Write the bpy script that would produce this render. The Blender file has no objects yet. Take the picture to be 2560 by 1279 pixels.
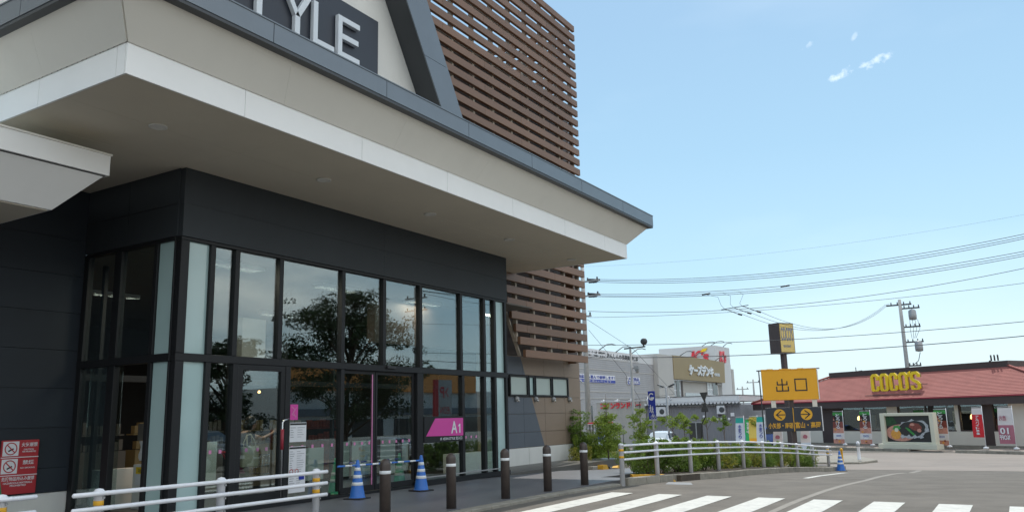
import bpy, math, random
from mathutils import Vector, Matrix
R = math.radians
sc = bpy.context.scene
col = sc.collection
random.seed(7)

# ------------------------------------------------------------------ camera
def make_camera():
    f, p, r, h = 2031.4, 0.195414, -0.025038, 0.547133
    fw = Vector((math.cos(h)*math.cos(p), math.sin(h)*math.cos(p), math.sin(p)))
    rt = fw.cross(Vector((0, 0, 1))).normalized()
    up = rt.cross(fw)
    c, s = math.cos(r), math.sin(r)
    r2, u2 = c*rt+s*up, -s*rt+c*up
    m = Matrix((r2, u2, -fw)).transposed().to_4x4()
    m.translation = Vector((0, 0, 1.45))
    cd = bpy.data.cameras.new('camera')
    cd.sensor_width = 36; cd.lens = 36*f/2560; cd.clip_end = 3000; cd.clip_start = .05
    o = bpy.data.objects.new('camera', cd); col.objects.link(o); o.matrix_world = m
    sc.camera = o
make_camera()

# ------------------------------------------------------------------ light
SUN_AZ, SUN_EL = 12.0, 60.0        # azimuth from +X towards +Y
sd = Vector((math.cos(R(SUN_AZ))*math.cos(R(SUN_EL)), math.sin(R(SUN_AZ))*math.cos(R(SUN_EL)), math.sin(R(SUN_EL))))
sl = bpy.data.lights.new('sun', 'SUN'); sl.energy = 2.5; sl.angle = R(.6); sl.color = (1, .95, .87)
so = bpy.data.objects.new('sun', sl); col.objects.link(so)
so.rotation_euler = sd.to_track_quat('Z', 'Y').to_euler()
w = bpy.data.worlds.new('World'); sc.world = w; w.use_nodes = True
def make_world():
    nt = w.node_tree; nt.nodes.clear(); N = nt.nodes.new; L = nt.links.new
    sky = N('ShaderNodeTexSky'); sky.sky_type = 'NISHITA'; sky.sun_disc = False
    sky.sun_elevation = R(SUN_EL); sky.sun_rotation = R(90-SUN_AZ)
    sky.air_density = 1.0; sky.dust_density = 1.6; sky.ozone_density = 1.6; sky.altitude = 20
    bg = N('ShaderNodeBackground'); bg.inputs[1].default_value = .15
    out = N('ShaderNodeOutputWorld')
    tc = N('ShaderNodeTexCoord')
    # soft clouds: layered noise on the sky direction, built up out of view towards -X/-Y to brighten the shaded fronts
    mp = N('ShaderNodeMapping'); mp.inputs['Scale'].default_value = (1, 1, 3.2)
    L(tc.outputs['Generated'], mp.inputs[0])
    n1 = N('ShaderNodeTexNoise'); n1.inputs['Scale'].default_value = 2.6; n1.inputs['Detail'].default_value = 9; n1.inputs['Roughness'].default_value = .56
    L(mp.outputs[0], n1.inputs['Vector'])
    sx = N('ShaderNodeSeparateXYZ'); L(tc.outputs['Generated'], sx.inputs[0])
    def math_(op, a, b=None, clamp=False):
        m = N('ShaderNodeMath'); m.operation = op; m.use_clamp = clamp
        for i, v in enumerate((a, b)):
            if v is None: continue
            if isinstance(v, (int, float)): m.inputs[i].default_value = v
            else: L(v, m.inputs[i])
        return m.outputs[0]
    ymask = math_('MULTIPLY', math_('ADD', math_('MULTIPLY', sx.outputs[1], .8), math_('MULTIPLY', sx.outputs[0], .50)), -3.4, True)
    cl = math_('MULTIPLY', math_('SUBTRACT', n1.outputs[0], .41), 4.5, True)
    cl = math_('MULTIPLY', cl, ymask)
    cl = math_('MULTIPLY', cl, .9)
    # faint thin veil everywhere
    n2 = N('ShaderNodeTexNoise'); n2.inputs['Scale'].default_value = 1.7; n2.inputs['Detail'].default_value = 5
    L(mp.outputs[0], n2.inputs['Vector'])
    veil = math_('MULTIPLY', math_('SUBTRACT', n2.outputs[0], .46), .25, True)
    # the small bright wisps in the open sky: (direction, size, weight)
    n3 = N('ShaderNodeTexNoise'); n3.inputs['Scale'].default_value = 60; n3.inputs['Detail'].default_value = 6; n3.inputs['Roughness'].default_value = .6
    L(tc.outputs['Generated'], n3.inputs['Vector'])
    tot = None
    for d, along, ls, ws, k in WISPS:
        d = Vector(d).normalized(); a = Vector(along); a = (a-d*a.dot(d)).normalized(); b = d.cross(a)
        def dot(v):
            q = N('ShaderNodeVectorMath'); q.operation = 'DOT_PRODUCT'; q.inputs[1].default_value = v
            L(tc.outputs['Generated'], q.inputs[0]); return q.outputs['Value']
        ea = math_('DIVIDE', math_('SUBTRACT', dot(a), 0), ls); eb = math_('DIVIDE', dot(b), ws)
        e = math_('ADD', math_('MULTIPLY', ea, ea), math_('MULTIPLY', eb, eb))
        base = math_('SUBTRACT', 1.0, e)
        t = math_('ADD', base, math_('MULTIPLY', math_('SUBTRACT', n3.outputs[0], .62), 4.2))
        front = math_('GREATER_THAN', dot(d), .5)
        t = math_('MULTIPLY', math_('MULTIPLY', t, .6, True), math_('MULTIPLY', math_('MULTIPLY', base, 1.5, True), front))
        t = math_('MULTIPLY', t, k*.62)
        tot = t if tot is None else math_('MAXIMUM', tot, t)
    fac = math_('MAXIMUM', math_('MAXIMUM', cl, veil), tot)
    fac = math_('MINIMUM', fac, .97)
    # hazy summer sky: gradient over elevation, blended with the physical sky
    cr = N('ShaderNodeValToRGB'); L(sx.outputs[2], cr.inputs[0]); el = cr.color_ramp.elements
    stops = HAZE_SKY; el[0].position = stops[0][0]; el[0].color = (*stops[0][1], 1); el[1].position = stops[-1][0]; el[1].color = (*stops[-1][1], 1)
    for p_, c_ in stops[1:-1]: e_ = el.new(p_); e_.color = (*c_, 1)
    sc_ = N('ShaderNodeVectorMath'); sc_.operation = 'SCALE'; L(cr.outputs[0], sc_.inputs[0]); sc_.inputs['Scale'].default_value = SKY_GAIN
    tint = N('ShaderNodeMix'); tint.data_type = 'RGBA'; tint.inputs[0].default_value = .86
    L(sky.outputs[0], tint.inputs[6]); L(sc_.outputs[0], tint.inputs[7])
    mx = N('ShaderNodeMix'); mx.data_type = 'RGBA'
    L(fac, mx.inputs[0]); L(tint.outputs[2], mx.inputs[6]); mx.inputs[7].default_value = (*CLOUD, 1)
    L(mx.outputs[2], bg.inputs[0]); L(bg.outputs[0], out.inputs[0])
HAZE_SKY = [(0, (.62, .78, .84)), (.06, (.55, .76, .86)), (.16, (.43, .68, .84)), (.30, (.335, .57, .755)), (.45, (.285, .49, .69)), (.7, (.22, .40, .60)), (1, (.19, .36, .56))]
SKY_GAIN = .95/.15
CLOUD = (12.0, 11.5, 10.7)
WISPS = [((.9222, .122, .367), (.0, -.95, .25), .027, .0085, .95), ((.9240, .085, .3735), (.0, -.95, .3), .022, .008, .8), ((.9232, .105, .3695), (.0, -.95, .25), .018, .0035, .6), ((.9026, .1546, .4017), (.0, -.8, .4), .013, .006, .5), ((.9098, .1056, .4015), (.0, -.5, .7), .007, .0035, .3), ((.9217, -.0083, .3878), (.0, -.8, .4), .010, .005, .3)]
make_world()
vs = sc.view_settings
vs.view_transform = 'Standard'; vs.look = 'None'; vs.exposure = .35; vs.gamma = 1; vs.use_curve_mapping = False
sc.cycles.max_bounces = 8; sc.cycles.transparent_max_bounces = 24; sc.cycles.sample_clamp_indirect = 6
sc.cycles.caustics_reflective = False; sc.cycles.caustics_refractive = False

# ------------------------------------------------------------------ materials
def mat(name, c, rough=.6, var=.08, scale=3., metal=0., bump=0., bscale=40., spec=.5, stain=0., coat=0., noise_stretch=None, emit=None, estr=0):
    m = bpy.data.materials.new(name); m.use_nodes = True
    nt = m.node_tree; b = nt.nodes['Principled BSDF']; N = nt.nodes.new; L = nt.links.new
    b.inputs['Roughness'].default_value = rough; b.inputs['Metallic'].default_value = metal
    b.inputs['Specular IOR Level'].default_value = spec; b.inputs['Coat Weight'].default_value = coat
    tc = N('ShaderNodeTexCoord')
    src = tc.outputs['Object']
    if noise_stretch:
        mp = N('ShaderNodeMapping'); mp.inputs['Scale'].default_value = noise_stretch; L(src, mp.inputs[0]); src = mp.outputs[0]
    n = N('ShaderNodeTexNoise'); n.inputs['Scale'].default_value = scale; n.inputs['Detail'].default_value = 8; n.inputs['Roughness'].default_value = .62
    L(src, n.inputs['Vector'])
    r = N('ShaderNodeMapRange'); r.inputs[1].default_value = .3; r.inputs[2].default_value = .7
    r.inputs[3].default_value = 1-var; r.inputs[4].default_value = 1+var; L(n.outputs[0], r.inputs[0])
    v = N('ShaderNodeVectorMath'); v.operation = 'SCALE'; v.inputs[0].default_value = c[:3]; L(r.outputs[0], v.inputs['Scale'])
    last = v.outputs[0]
    if stain:
        n2 = N('ShaderNodeTexNoise'); n2.inputs['Scale'].default_value = scale*.35; n2.inputs['Detail'].default_value = 10; n2.inputs['Roughness'].default_value = .7; L(src, n2.inputs['Vector'])
        r2 = N('ShaderNodeMapRange'); r2.inputs[1].default_value = .52; r2.inputs[2].default_value = .75; r2.inputs[3].default_value = 1; r2.inputs[4].default_value = 1-stain
        L(n2.outputs[0], r2.inputs[0])
        v2 = N('ShaderNodeVectorMath'); v2.operation = 'SCALE'; L(last, v2.inputs[0]); L(r2.outputs[0], v2.inputs['Scale']); last = v2.outputs[0]
    L(last, b.inputs['Base Color'])
    if bump:
        n3 = N('ShaderNodeTexNoise'); n3.inputs['Scale'].default_value = bscale; n3.inputs['Detail'].default_value = 4; L(tc.outputs['Object'], n3.inputs['Vector'])
        bp = N('ShaderNodeBump'); bp.inputs['Strength'].default_value = bump; bp.inputs['Distance'].default_value = .02; L(n3.outputs[0], bp.inputs['Height']); L(bp.outputs[0], b.inputs['Normal'])
    if emit:
        b.inputs['Emission Color'].default_value = (*emit, 1); b.inputs['Emission Strength'].default_value = estr
    return m
def glass_mat(name, tint=(.84, .90, .89), base=.05, rough=.0, gain=1.5):
    m = bpy.data.materials.new(name); m.use_nodes = True
    nt = m.node_tree; nt.nodes.clear(); N = nt.nodes.new; L = nt.links.new
    o = N('ShaderNodeOutputMaterial'); t = N('ShaderNodeBsdfTransparent'); t.inputs[0].default_value = (*tint, 1)
    g = N('ShaderNodeBsdfGlossy'); g.inputs['Roughness'].default_value = rough; g.inputs[0].default_value = (.88, .97, 1, 1)
    f = N('ShaderNodeFresnel'); ge = N('ShaderNodeNewGeometry')
    m1 = N('ShaderNodeMath'); m1.operation = 'MULTIPLY_ADD'; m1.inputs[1].default_value = -2; m1.inputs[2].default_value = 1; L(ge.outputs['Backfacing'], m1.inputs[0])
    pw = N('ShaderNodeMath'); pw.operation = 'POWER'; pw.inputs[0].default_value = 1.5; L(m1.outputs[0], pw.inputs[1]); L(pw.outputs[0], f.inputs[0])
    a = N('ShaderNodeMath'); a.operation = 'MULTIPLY_ADD'; a.inputs[1].default_value = gain; a.inputs[2].default_value = base; a.use_clamp = True
    tc = N('ShaderNodeTexCoord'); n = N('ShaderNodeTexNoise'); n.inputs['Scale'].default_value = .9; n.inputs['Detail'].default_value = 2
    bp = N('ShaderNodeBump'); bp.inputs['Strength'].default_value = .025; bp.inputs['Distance'].default_value = .02
    L(tc.outputs['Object'], n.inputs['Vector']); L(n.outputs[0], bp.inputs['Height']); L(bp.outputs[0], g.inputs['Normal'])
    mx = N('ShaderNodeMixShader'); L(f.outputs[0], a.inputs[0]); L(a.outputs[0], mx.inputs[0]); L(t.outputs[0], mx.inputs[1]); L(g.outputs[0], mx.inputs[2]); L(mx.outputs[0], o.inputs[0])
    return m
def leaf_mat(name, a, b, tr=.35):
    m = bpy.data.materials.new(name); m.use_nodes = True
    nt = m.node_tree; p = nt.nodes['Principled BSDF']; N = nt.nodes.new; L = nt.links.new
    g = N('ShaderNodeNewGeometry'); n = N('ShaderNodeTexNoise'); n.inputs['Scale'].default_value = 3.5; n.inputs['Detail'].default_value = 3
    tc = N('ShaderNodeTexCoord'); L(tc.outputs['Object'], n.inputs['Vector'])
    ad = N('ShaderNodeMath'); ad.operation = 'MULTIPLY_ADD'; ad.inputs[1].default_value = .55; L(g.outputs['Random Per Island'], ad.inputs[0]); 
    sb = N('ShaderNodeMath'); sb.operation = 'SUBTRACT'; sb.inputs[1].default_value = .27; L(n.outputs[0], sb.inputs[0]); L(sb.outputs[0], ad.inputs[2])
    mx = N('ShaderNodeMix'); mx.data_type = 'RGBA'; mx.inputs[6].default_value = (*a, 1); mx.inputs[7].default_value = (*b, 1); L(ad.outputs[0], mx.inputs[0])
    L(mx.outputs[2], p.inputs['Base Color']); p.inputs['Roughness'].default_value = .5; p.inputs['Specular IOR Level'].default_value = .4
    t = N('ShaderNodeBsdfTranslucent'); L(mx.outputs[2], t.inputs[0]); ms = N('ShaderNodeMixShader'); ms.inputs[0].default_value = tr
    L(p.outputs[0], ms.inputs[1]); L(t.outputs[0], ms.inputs[2]); L(ms.outputs[0], nt.nodes['Material Output'].inputs[0])
    return m
def siding_mat(name, c, freq, axis='X', bump=.5, var=.05):
    m = mat(name, c, .55, var, .8, stain=.1)
    nt = m.node_tree; N = nt.nodes.new; L = nt.links.new; b = nt.nodes['Principled BSDF']
    tc = N('ShaderNodeTexCoord'); wv = N('ShaderNodeTexWave'); wv.bands_direction = axis; wv.inputs['Scale'].default_value = freq; wv.wave_profile = 'TRI'
    L(tc.outputs['Object'], wv.inputs['Vector']); bp = N('ShaderNodeBump'); bp.inputs['Strength'].default_value = bump; bp.inputs['Distance'].default_value = .03
    L(wv.outputs[1], bp.inputs['Height']); L(bp.outputs[0], b.inputs['Normal'])
    return m
M = dict(
 asphalt=mat('asphalt', (.160, .145, .125), .86, .20, 1.1, bump=.5, bscale=160, stain=.26, spec=.35),
 concrete=mat('old_concrete_road', (.26, .225, .195), .85, .10, .5, bump=.2, bscale=60, stain=.18),
 grass=mat('verge', (.09, .11, .05), .9, .3, 2., bump=.4),
 pavement=mat('dark_paving', (.135, .135, .145), .45, .14, .8, bump=.12, bscale=90, stain=.15, spec=.6),
 kerb=mat('kerb_concrete', (.27, .25, .21), .85, .16, 5, bump=.3, bscale=80, stain=.4),
 soil=mat('soil', (.075, .06, .045), .95, .3, 5, bump=.5, bscale=40),
 roadpaint=mat('road_paint', (.60, .60, .56), .75, .10, 9, bump=.3, bscale=150, stain=.30),
 patch=mat('patch_paint', (.26, .27, .28), .7, .1, 6),
 seal=mat('joint_sealer', (.25, .23, .2), .8, .15, 6),
 white=mat('white_panel', (.87, .87, .86), .45, .025, 1.2, stain=.04),
 cream=mat('cream_panel', (.72, .70, .645), .55, .035, .8, stain=.06),
 stucco=mat('white_stucco', (.74, .73, .69), .8, .05, 1.5, bump=.25, bscale=70, noise_stretch=(1, 1, .35), stain=.10),
 soffit=mat('soffit_panel', (.70, .64, .53), .6, .04, .8, stain=.06),
 gutter=mat('blue_grey_metal', (.175, .20, .225), .38, .05, 1.5, metal=.35),
 gutterdark=mat('dark_grey_metal', (.045, .05, .055), .45, .06, 2),
 charcoal=mat('charcoal_panel', (.030, .037, .044), .7, .10, 1.0, stain=.1, noise_stretch=(1, 1, .5)),
 slate=mat('slate_blue_panel', (.105, .122, .148), .6, .06, 1.0, stain=.06),
 brownwall=mat('brown_panel', (.27, .205, .155), .6, .06, 1.0, stain=.08),
 plinth=mat('plinth_concrete', (.70, .70, .67), .7, .07, 1.4, stain=.14, noise_stretch=(1, 1, .3)),
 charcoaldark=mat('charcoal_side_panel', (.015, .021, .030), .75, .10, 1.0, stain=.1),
 frame=mat('black_aluminium', (.014, .015, .017), .5, .08, 3, spec=.3),
 slat=mat('brown_slat', (.195, .104, .060), .5, .10, .9, stain=.08, noise_stretch=(.5, 1, 3)),
 slatback=mat('dark_brown_wall', (.07, .052, .045), .6, .1, 1),
 post=mat('cream_post', (.38, .33, .27), .6, .08, 2),
 navy=mat('navy_board', (.022, .027, .040), .4, .05, 1.5),
 letterwhite=mat('letter_white', (.70, .74, .78), .35, .02, 2),
 frosted=mat('frosted_glass', (.40, .55, .55), .12, .04, 1.0, spec=.7),
 frostedin=mat('frosted_film', (.45, .53, .50), .4, .04, 1.0),
 glass=glass_mat('window_glass'),
 glassclear=glass_mat('thin_glass', (.85, .9, .9), .03, 0, 1.0),
 tintwin=mat('tinted_window', (.025, .03, .035), .08, .05, 2, spec=.8),
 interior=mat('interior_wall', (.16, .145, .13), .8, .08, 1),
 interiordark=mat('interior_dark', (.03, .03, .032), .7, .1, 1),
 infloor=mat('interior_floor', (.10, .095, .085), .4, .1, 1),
 blueplastic=mat('blue_plastic', (.03, .16, .55), .4, .06, 5, stain=.1),
 greenplastic=mat('green_plastic', (.02, .30, .15), .4, .06, 5),
 whiteplastic=mat('white_reflective', (.75, .78, .80), .4, .04, 5),
 rubber=mat('rubber', (.03, .03, .035), .8, .1, 5),
 bollard=mat('bollard_brown', (.055, .042, .037), .45, .22, 7, bump=.05, bscale=100),
 railwhite=mat('rail_white_paint', (.78, .79, .83), .32, .03, 4, stain=.05),
 amber=mat('amber_reflective', (.72, .38, .02), .45, .08, 9),
 chrome=mat('steel', (.6, .6, .6), .22, .04, 4, metal=1),
 galv=mat('galvanised', (.34, .35, .36), .5, .08, 3, metal=.3),
 magenta=mat('magenta_film', (.62, .06, .34), .4, .03, 2),
 pink=mat('pink_film', (.60, .22, .42), .4, .03, 2),
 red=mat('red_sign', (.42, .03, .04), .4, .06, 3),
 redgloss=mat('red_letters', (.70, .03, .05), .4, .04, 3),
 black=mat('black_paint', (.02, .02, .022), .5, .1, 3),
 paper=mat('paper', (.72, .73, .76), .6, .03, 3),
 greytext=mat('grey_print', (.30, .31, .34), .6, .03, 3),
 yellow=mat('yellow_letters', (.88, .62, .01), .4, .05, 2),
 yellowkerb=mat('yellow_kerb_paint', (.70, .38, .03), .7, .12, 6, stain=.3),
 orange=mat('orange_board', (.82, .40, .015), .5, .04, 1.2),
 signcream=mat('sign_cream', (.66, .50, .16), .5, .05, 2),
 signblue=mat('sign_blue_print', (.14, .18, .28), .5, .05, 2),
 royal=mat('royal_blue', (.012, .035, .33), .45, .04, 3),
 darkbrown=mat('dark_brown_trim', (.060, .042, .040), .6, .08, 2),
 rooftile=mat('pink_red_roof', (.34, .120, .102), .75, .10, 1.2, stain=.2, spec=.25),
 redtrim=mat('red_trim', (.32, .03, .05), .5, .05, 2),
 render=mat('restaurant_render', (.72, .68, .60), .7, .04, .8, stain=.06),
 ivory=mat('ivory_frame', (.66, .64, .52), .6, .03, 2),
 kgrey=siding_mat('store_grey_siding', (.35, .35, .365), 1.2, 'Z', .4),
 kbeige=mat('store_beige', (.47, .46, .44), .7, .03, .5, stain=.06),
 klight=mat('store_light', (.60, .61, .62), .6, .03, .5, stain=.05),
 kgold=mat('gold_panel', (.29, .215, .10), .5, .04, .5),
 lgrey=siding_mat('laundry_dark_siding', (.215, .215, .235), 1.6, 'Y', .6),
 llight=siding_mat('laundry_light_siding', (.40, .385, .36), 1.6, 'Y', .5),
 tilewhite=mat('eave_tile', (.62, .63, .66), .5, .08, 4),
 winlight=mat('far_window', (.45, .50, .53), .15, .1, 1.5),
 pole=mat('concrete_pole', (.36, .36, .35), .75, .08, 2, stain=.15),
 wire=mat('wire', (.035, .045, .055), .6, .05, 2),
 carwhite=mat('white_car_paint', (.78, .80, .83), .22, .02, 2, coat=.8),
 carblue=mat('blue_car_paint', (.03, .10, .40), .25, .03, 2, coat=.8),
 cardark=mat('dark_car_paint', (.03, .03, .035), .25, .03, 2, coat=.8),
 carsilver=mat('silver_car_paint', (.42, .43, .45), .28, .03, 2, coat=.8),
 tyre=mat('tyre', (.02, .02, .02), .85, .1, 5),
 bark=mat('bark', (.13, .10, .075), .9, .25, 9, bump=.6, bscale=25),
 leaf1=leaf_mat('leaf_light', (.085, .155, .02), (.37, .48, .08)),
 leaf2=leaf_mat('leaf_mid', (.06, .115, .022), (.25, .37, .07)),
 leaf3=leaf_mat('leaf_yellow', (.12, .15, .02), (.42, .40, .07)),
 leafdark=leaf_mat('leaf_dark', (.015, .035, .010), (.05, .085, .02), .15),
 skin=mat('skin', (.50, .30, .21), .5, .03, 6),
 hair=mat('hair', (.015, .012, .011), .45, .1, 20),
 blackcloth=mat('black_cloth', (.02, .02, .022), .9, .1, 8),
 tote=mat('canvas', (.56, .50, .36), .9, .06, 14, bump=.2),
 floral=mat('floral_cloth', (.22, .05, .09), .9, .6, 22),
 khaki=mat('khaki_cloth', (.10, .10, .06), .9, .1, 8),
 warmlamp=mat('warm_lamp', (.9, .7, .4), .5, 0, 1, emit=(1, .55, .2), estr=5),
 shopwhite=mat('shop_white', (.55, .55, .53), .7, .05, .5, stain=.08),
 shoporange=mat('shop_orange', (.62, .25, .06), .6, .05, .5),
 food1=mat('food_black_plate', (.02, .018, .018), .4, .3, 8), food2=mat('food_foil', (.42, .44, .47), .4, .5, 14),
 food3=mat('food_orange', (.70, .33, .06), .6, .2, 8), food4=mat('food_green', (.05, .28, .06), .6, .5, 10),
 food5=mat('food_meat', (.22, .05, .035), .5, .4, 10), food6=mat('food_pink', (.55, .26, .20), .6, .3, 8), darkleafprint=mat('print_dark_green', (.02, .07, .025), .6, .5, 6),
 teal=mat('teal_cloth', (.02, .40, .36), .7, .05, 4), greencloth=mat('green_cloth', (.03, .42, .12), .7, .06, 4), palecloth=mat('pale_cloth', (.62, .70, .82), .7, .05, 3),
 pinkcloth=mat('pink_cloth', (.42, .15, .20), .7, .06, 3), yellowcloth=mat('yellow_cloth', (.72, .55, .12), .7, .06, 3), redcloth=mat('red_cloth', (.62, .02, .03), .7, .06, 3), whitecloth=mat('white_cloth', (.70, .66, .66), .7, .05, 3),
)

# ------------------------------------------------------------------ mesh helpers
class MB:
    def __init__(s): s.v = []; s.f = []; s.sm = []
    def add(s, vs, fs, smooth=False):
        n = len(s.v); s.v += [Vector(q) for q in vs]
        for f in fs: s.f.append([i+n for i in f]); s.sm.append(smooth)
        return s
    def box(s, a, b):
        x0, y0, z0 = a; x1, y1, z1 = b
        if x0 > x1: x0, x1 = x1, x0
        if y0 > y1: y0, y1 = y1, y0
        if z0 > z1: z0, z1 = z1, z0
        return s.add([(x0,y0,z0),(x1,y0,z0),(x1,y1,z0),(x0,y1,z0),(x0,y0,z1),(x1,y0,z1),(x1,y1,z1),(x0,y1,z1)],
            [(0,3,2,1),(4,5,6,7),(0,1,5,4),(1,2,6,5),(2,3,7,6),(3,0,4,7)])
    def hexa(s, p): # 8 points bottom4 ccw, top4
        return s.add(p, [(0,3,2,1),(4,5,6,7),(0,1,5,4),(1,2,6,5),(2,3,7,6),(3,0,4,7)])
    def fbox(s, O, U, V, W, u0, u1, v0, v1, w0, w1): # box in a frame
        O = Vector(O); U = Vector(U); V = Vector(V); W = Vector(W)
        q = lambda u, v, w_: O+U*u+V*v+W*w_
        return s.hexa([q(u0,v0,w0), q(u1,v0,w0), q(u1,v1,w0), q(u0,v1,w0), q(u0,v0,w1), q(u1,v0,w1), q(u1,v1,w1), q(u0,v1,w1)])
    def tube(s, pts, r, n=10, caps=True, smooth=True):
        pts = [Vector(p) for p in pts]; rs = r if isinstance(r, (list, tuple)) else [r]*len(pts)
        base = len(s.v); prev = None
        for i, p in enumerate(pts):
            if i == 0: d = pts[1]-p
            elif i == len(pts)-1: d = p-pts[i-1]
            else: d = (pts[i+1]-p).normalized()+(p-pts[i-1]).normalized()
            d.normalize()
            if prev is None:
                a = d.orthogonal().normalized()
            else:
                a = (prev-d*prev.dot(d)).normalized()
            prev = a; b = d.cross(a)
            for k in range(n):
                t = 2*math.pi*k/n; s.v.append(p+(a*math.cos(t)+b*math.sin(t))*rs[i])
        for i in range(len(pts)-1):
            for k in range(n):
                k2 = (k+1) % n
                s.f.append([base+i*n+k, base+i*n+k2, base+(i+1)*n+k2, base+(i+1)*n+k]); s.sm.append(smooth)
        if caps:
            s.f.append([base+k for k in range(n)][::-1]); s.sm.append(False)
            s.f.append([base+(len(pts)-1)*n+k for k in range(n)]); s.sm.append(False)
        return s
    def lathe(s, prof, c=(0,0,0), n=24, ax='Z', smooth=True):
        base = len(s.v); c = Vector(c)
        for r, z in prof:
            for k in range(n):
                t = 2*math.pi*k/n; x, y = r*math.cos(t), r*math.sin(t)
                s.v.append(c+(Vector((x, y, z)) if ax == 'Z' else Vector((x, z, y)) if ax == 'Y' else Vector((z, x, y))))
        for i in range(len(prof)-1):
            for k in range(n):
                k2 = (k+1) % n; q = [base+i*n+k, base+i*n+k2, base+(i+1)*n+k2, base+(i+1)*n+k]
                s.f.append(q); s.sm.append(smooth)
        s.f.append([base+k for k in range(n)][::-1]); s.sm.append(False)
        s.f.append([base+(len(prof)-1)*n+k for k in range(n)]); s.sm.append(False)
        return s
    def prism(s, poly, O, U, V, d0, d1): # polygon (u,v) extruded along normal N=U x V from d0 to d1
        O = Vector(O); U = Vector(U); V = Vector(V); W = U.cross(V)
        n = len(poly); base = len(s.v)
        for d in (d0, d1):
            for a, b in poly: s.v.append(O+U*a+V*b+W*d)
        s.f.append([base+i for i in range(n)][::-1]); s.f.append([base+n+i for i in range(n)]); s.sm += [False]*2
        for i in range(n):
            j = (i+1) % n; s.f.append([base+i, base+j, base+n+j, base+n+i]); s.sm.append(False)
        return s
    def stroke(s, pts, wd, O, U, V, d0, d1, closed=False):
        P = [Vector((a, b)) for a, b in pts]; n = len(P); L_, R_ = [], []
        for i in range(n):
            a = P[i-1] if (i > 0 or closed) else None; b = P[(i+1) % n] if (i < n-1 or closed) else None
            d1_ = (P[i]-a).normalized() if a is not None else (b-P[i]).normalized()
            d2_ = (b-P[i]).normalized() if b is not None else d1_
            t = (d1_+d2_).normalized(); nn = Vector((-t.y, t.x)); k = wd/2/max(.45, nn.dot(Vector((-d1_.y, d1_.x))))
            L_.append(P[i]+nn*k); R_.append(P[i]-nn*k)
        O = Vector(O); U = Vector(U); V = Vector(V); W = U.cross(V); base = len(s.v)
        for i in range(n):
            for q, d in ((L_[i], d0), (R_[i], d0), (R_[i], d1), (L_[i], d1)): s.v.append(O+U*q.x+V*q.y+W*d)
        for i in range(n if closed else n-1):
            j = (i+1) % n
            for k in range(4):
                k2 = (k+1) % 4; s.f.append([base+i*4+k, base+i*4+k2, base+j*4+k2, base+j*4+k]); s.sm.append(False)
        if not closed:
            s.f.append([base, base+1, base+2, base+3]); e = base+(n-1)*4; s.f.append([e+3, e+2, e+1, e]); s.sm += [False]*2
        return s
    def grid(s, pts, smooth=True): # rows of points
        base = len(s.v); r = len(pts); c = len(pts[0])
        for row in pts: s.v += [Vector(p) for p in row]
        for i in range(r-1):
            for j in range(c-1): s.f.append([base+i*c+j, base+i*c+j+1, base+(i+1)*c+j+1, base+(i+1)*c+j]); s.sm.append(smooth)
        return s
    def build(s, name, m, parent=None, recalc=True):
        org = Vector((0, 0, 0)); p = parent
        while p is not None: org = org+p.location; p = p.parent
        me = bpy.data.meshes.new(name); me.from_pydata([tuple(q-org) for q in s.v], [], s.f); me.polygons.foreach_set('use_smooth', s.sm)
        if recalc:
            import bmesh
            bm = bmesh.new(); bm.from_mesh(me); bmesh.ops.recalc_face_normals(bm, faces=bm.faces); bm.to_mesh(me); bm.free()
        me.materials.append(m if not isinstance(m, str) else M[m]); me.update()
        o = bpy.data.objects.new(name, me); col.objects.link(o)
        if parent is not None: o.parent = parent
        return o
def bevel(o, wd=.01, seg=2):
    b = o.modifiers.new('b', 'BEVEL'); b.width = wd; b.segments = seg; b.limit_method = 'ANGLE'; b.angle_limit = R(40)
    return o
def tag(o, label=None, cat=None, group=None, kind=None):
    if label: o['label'] = label
    if cat: o['category'] = cat
    if group: o['group'] = group
    if kind: o['kind'] = kind
    return o
def thing(name, label, cat, loc=(0, 0, 0), group=None):
    o = bpy.data.objects.new(name, None); o.empty_display_size = .2; col.objects.link(o); o.location = loc
    return tag(o, label, cat, group)
def structure(o): o['kind'] = 'structure'; return o
def dup(o, parent=None):
    c = o.copy(); col.objects.link(c); c.parent = parent
    for ch in list(o.children): dup(ch, c)
    return c
def place(o, loc, rz=0., label=None, s=1.):
    o.location = loc; o.rotation_euler = (0, 0, rz); o.scale = (s, s, s)
    if label: o['label'] = label
    return o
def text(name, body, O, U, V, wd, ht, depth, m, parent=None, bold=0., shear=0., align='C', tracking=1.):
    """letters fitted into a wd x ht box whose lower-left corner is O; thickness grows along U x V"""
    cu = bpy.data.curves.new('t', 'FONT'); cu.body = body; cu.size = 1; cu.offset = bold; cu.shear = shear; cu.space_character = tracking
    cu.extrude = .5; cu.resolution_u = 3
    t = bpy.data.objects.new('t', cu); col.objects.link(t)
    dg = bpy.context.evaluated_depsgraph_get(); me = bpy.data.meshes.new_from_object(t.evaluated_get(dg))
    bpy.data.objects.remove(t)
    xs = [v.co.x for v in me.vertices]; ys = [v.co.y for v in me.vertices]
    if not xs: return None
    x0, x1, y0, y1 = min(xs), max(xs), min(ys), max(ys)
    O = Vector(O); U = Vector(U).normalized(); V = Vector(V).normalized(); W = U.cross(V)
    org = Vector((0, 0, 0)); p = parent
    while p is not None: org = org+p.location; p = p.parent
    kx, ky = wd/(x1-x0), (ht/(y1-y0) if ht else wd/(x1-x0))
    for v in me.vertices:
        c = v.co; v.co = O+U*((c.x-x0)*kx)+V*((c.y-y0)*ky)+W*((c.z+.5)*depth)-org
    me.name = name; me.materials.clear(); me.materials.append(M[m] if isinstance(m, str) else m)
    o = bpy.data.objects.new(name, me); col.objects.link(o)
    if parent is not None: o.parent = parent
    return o
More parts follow.
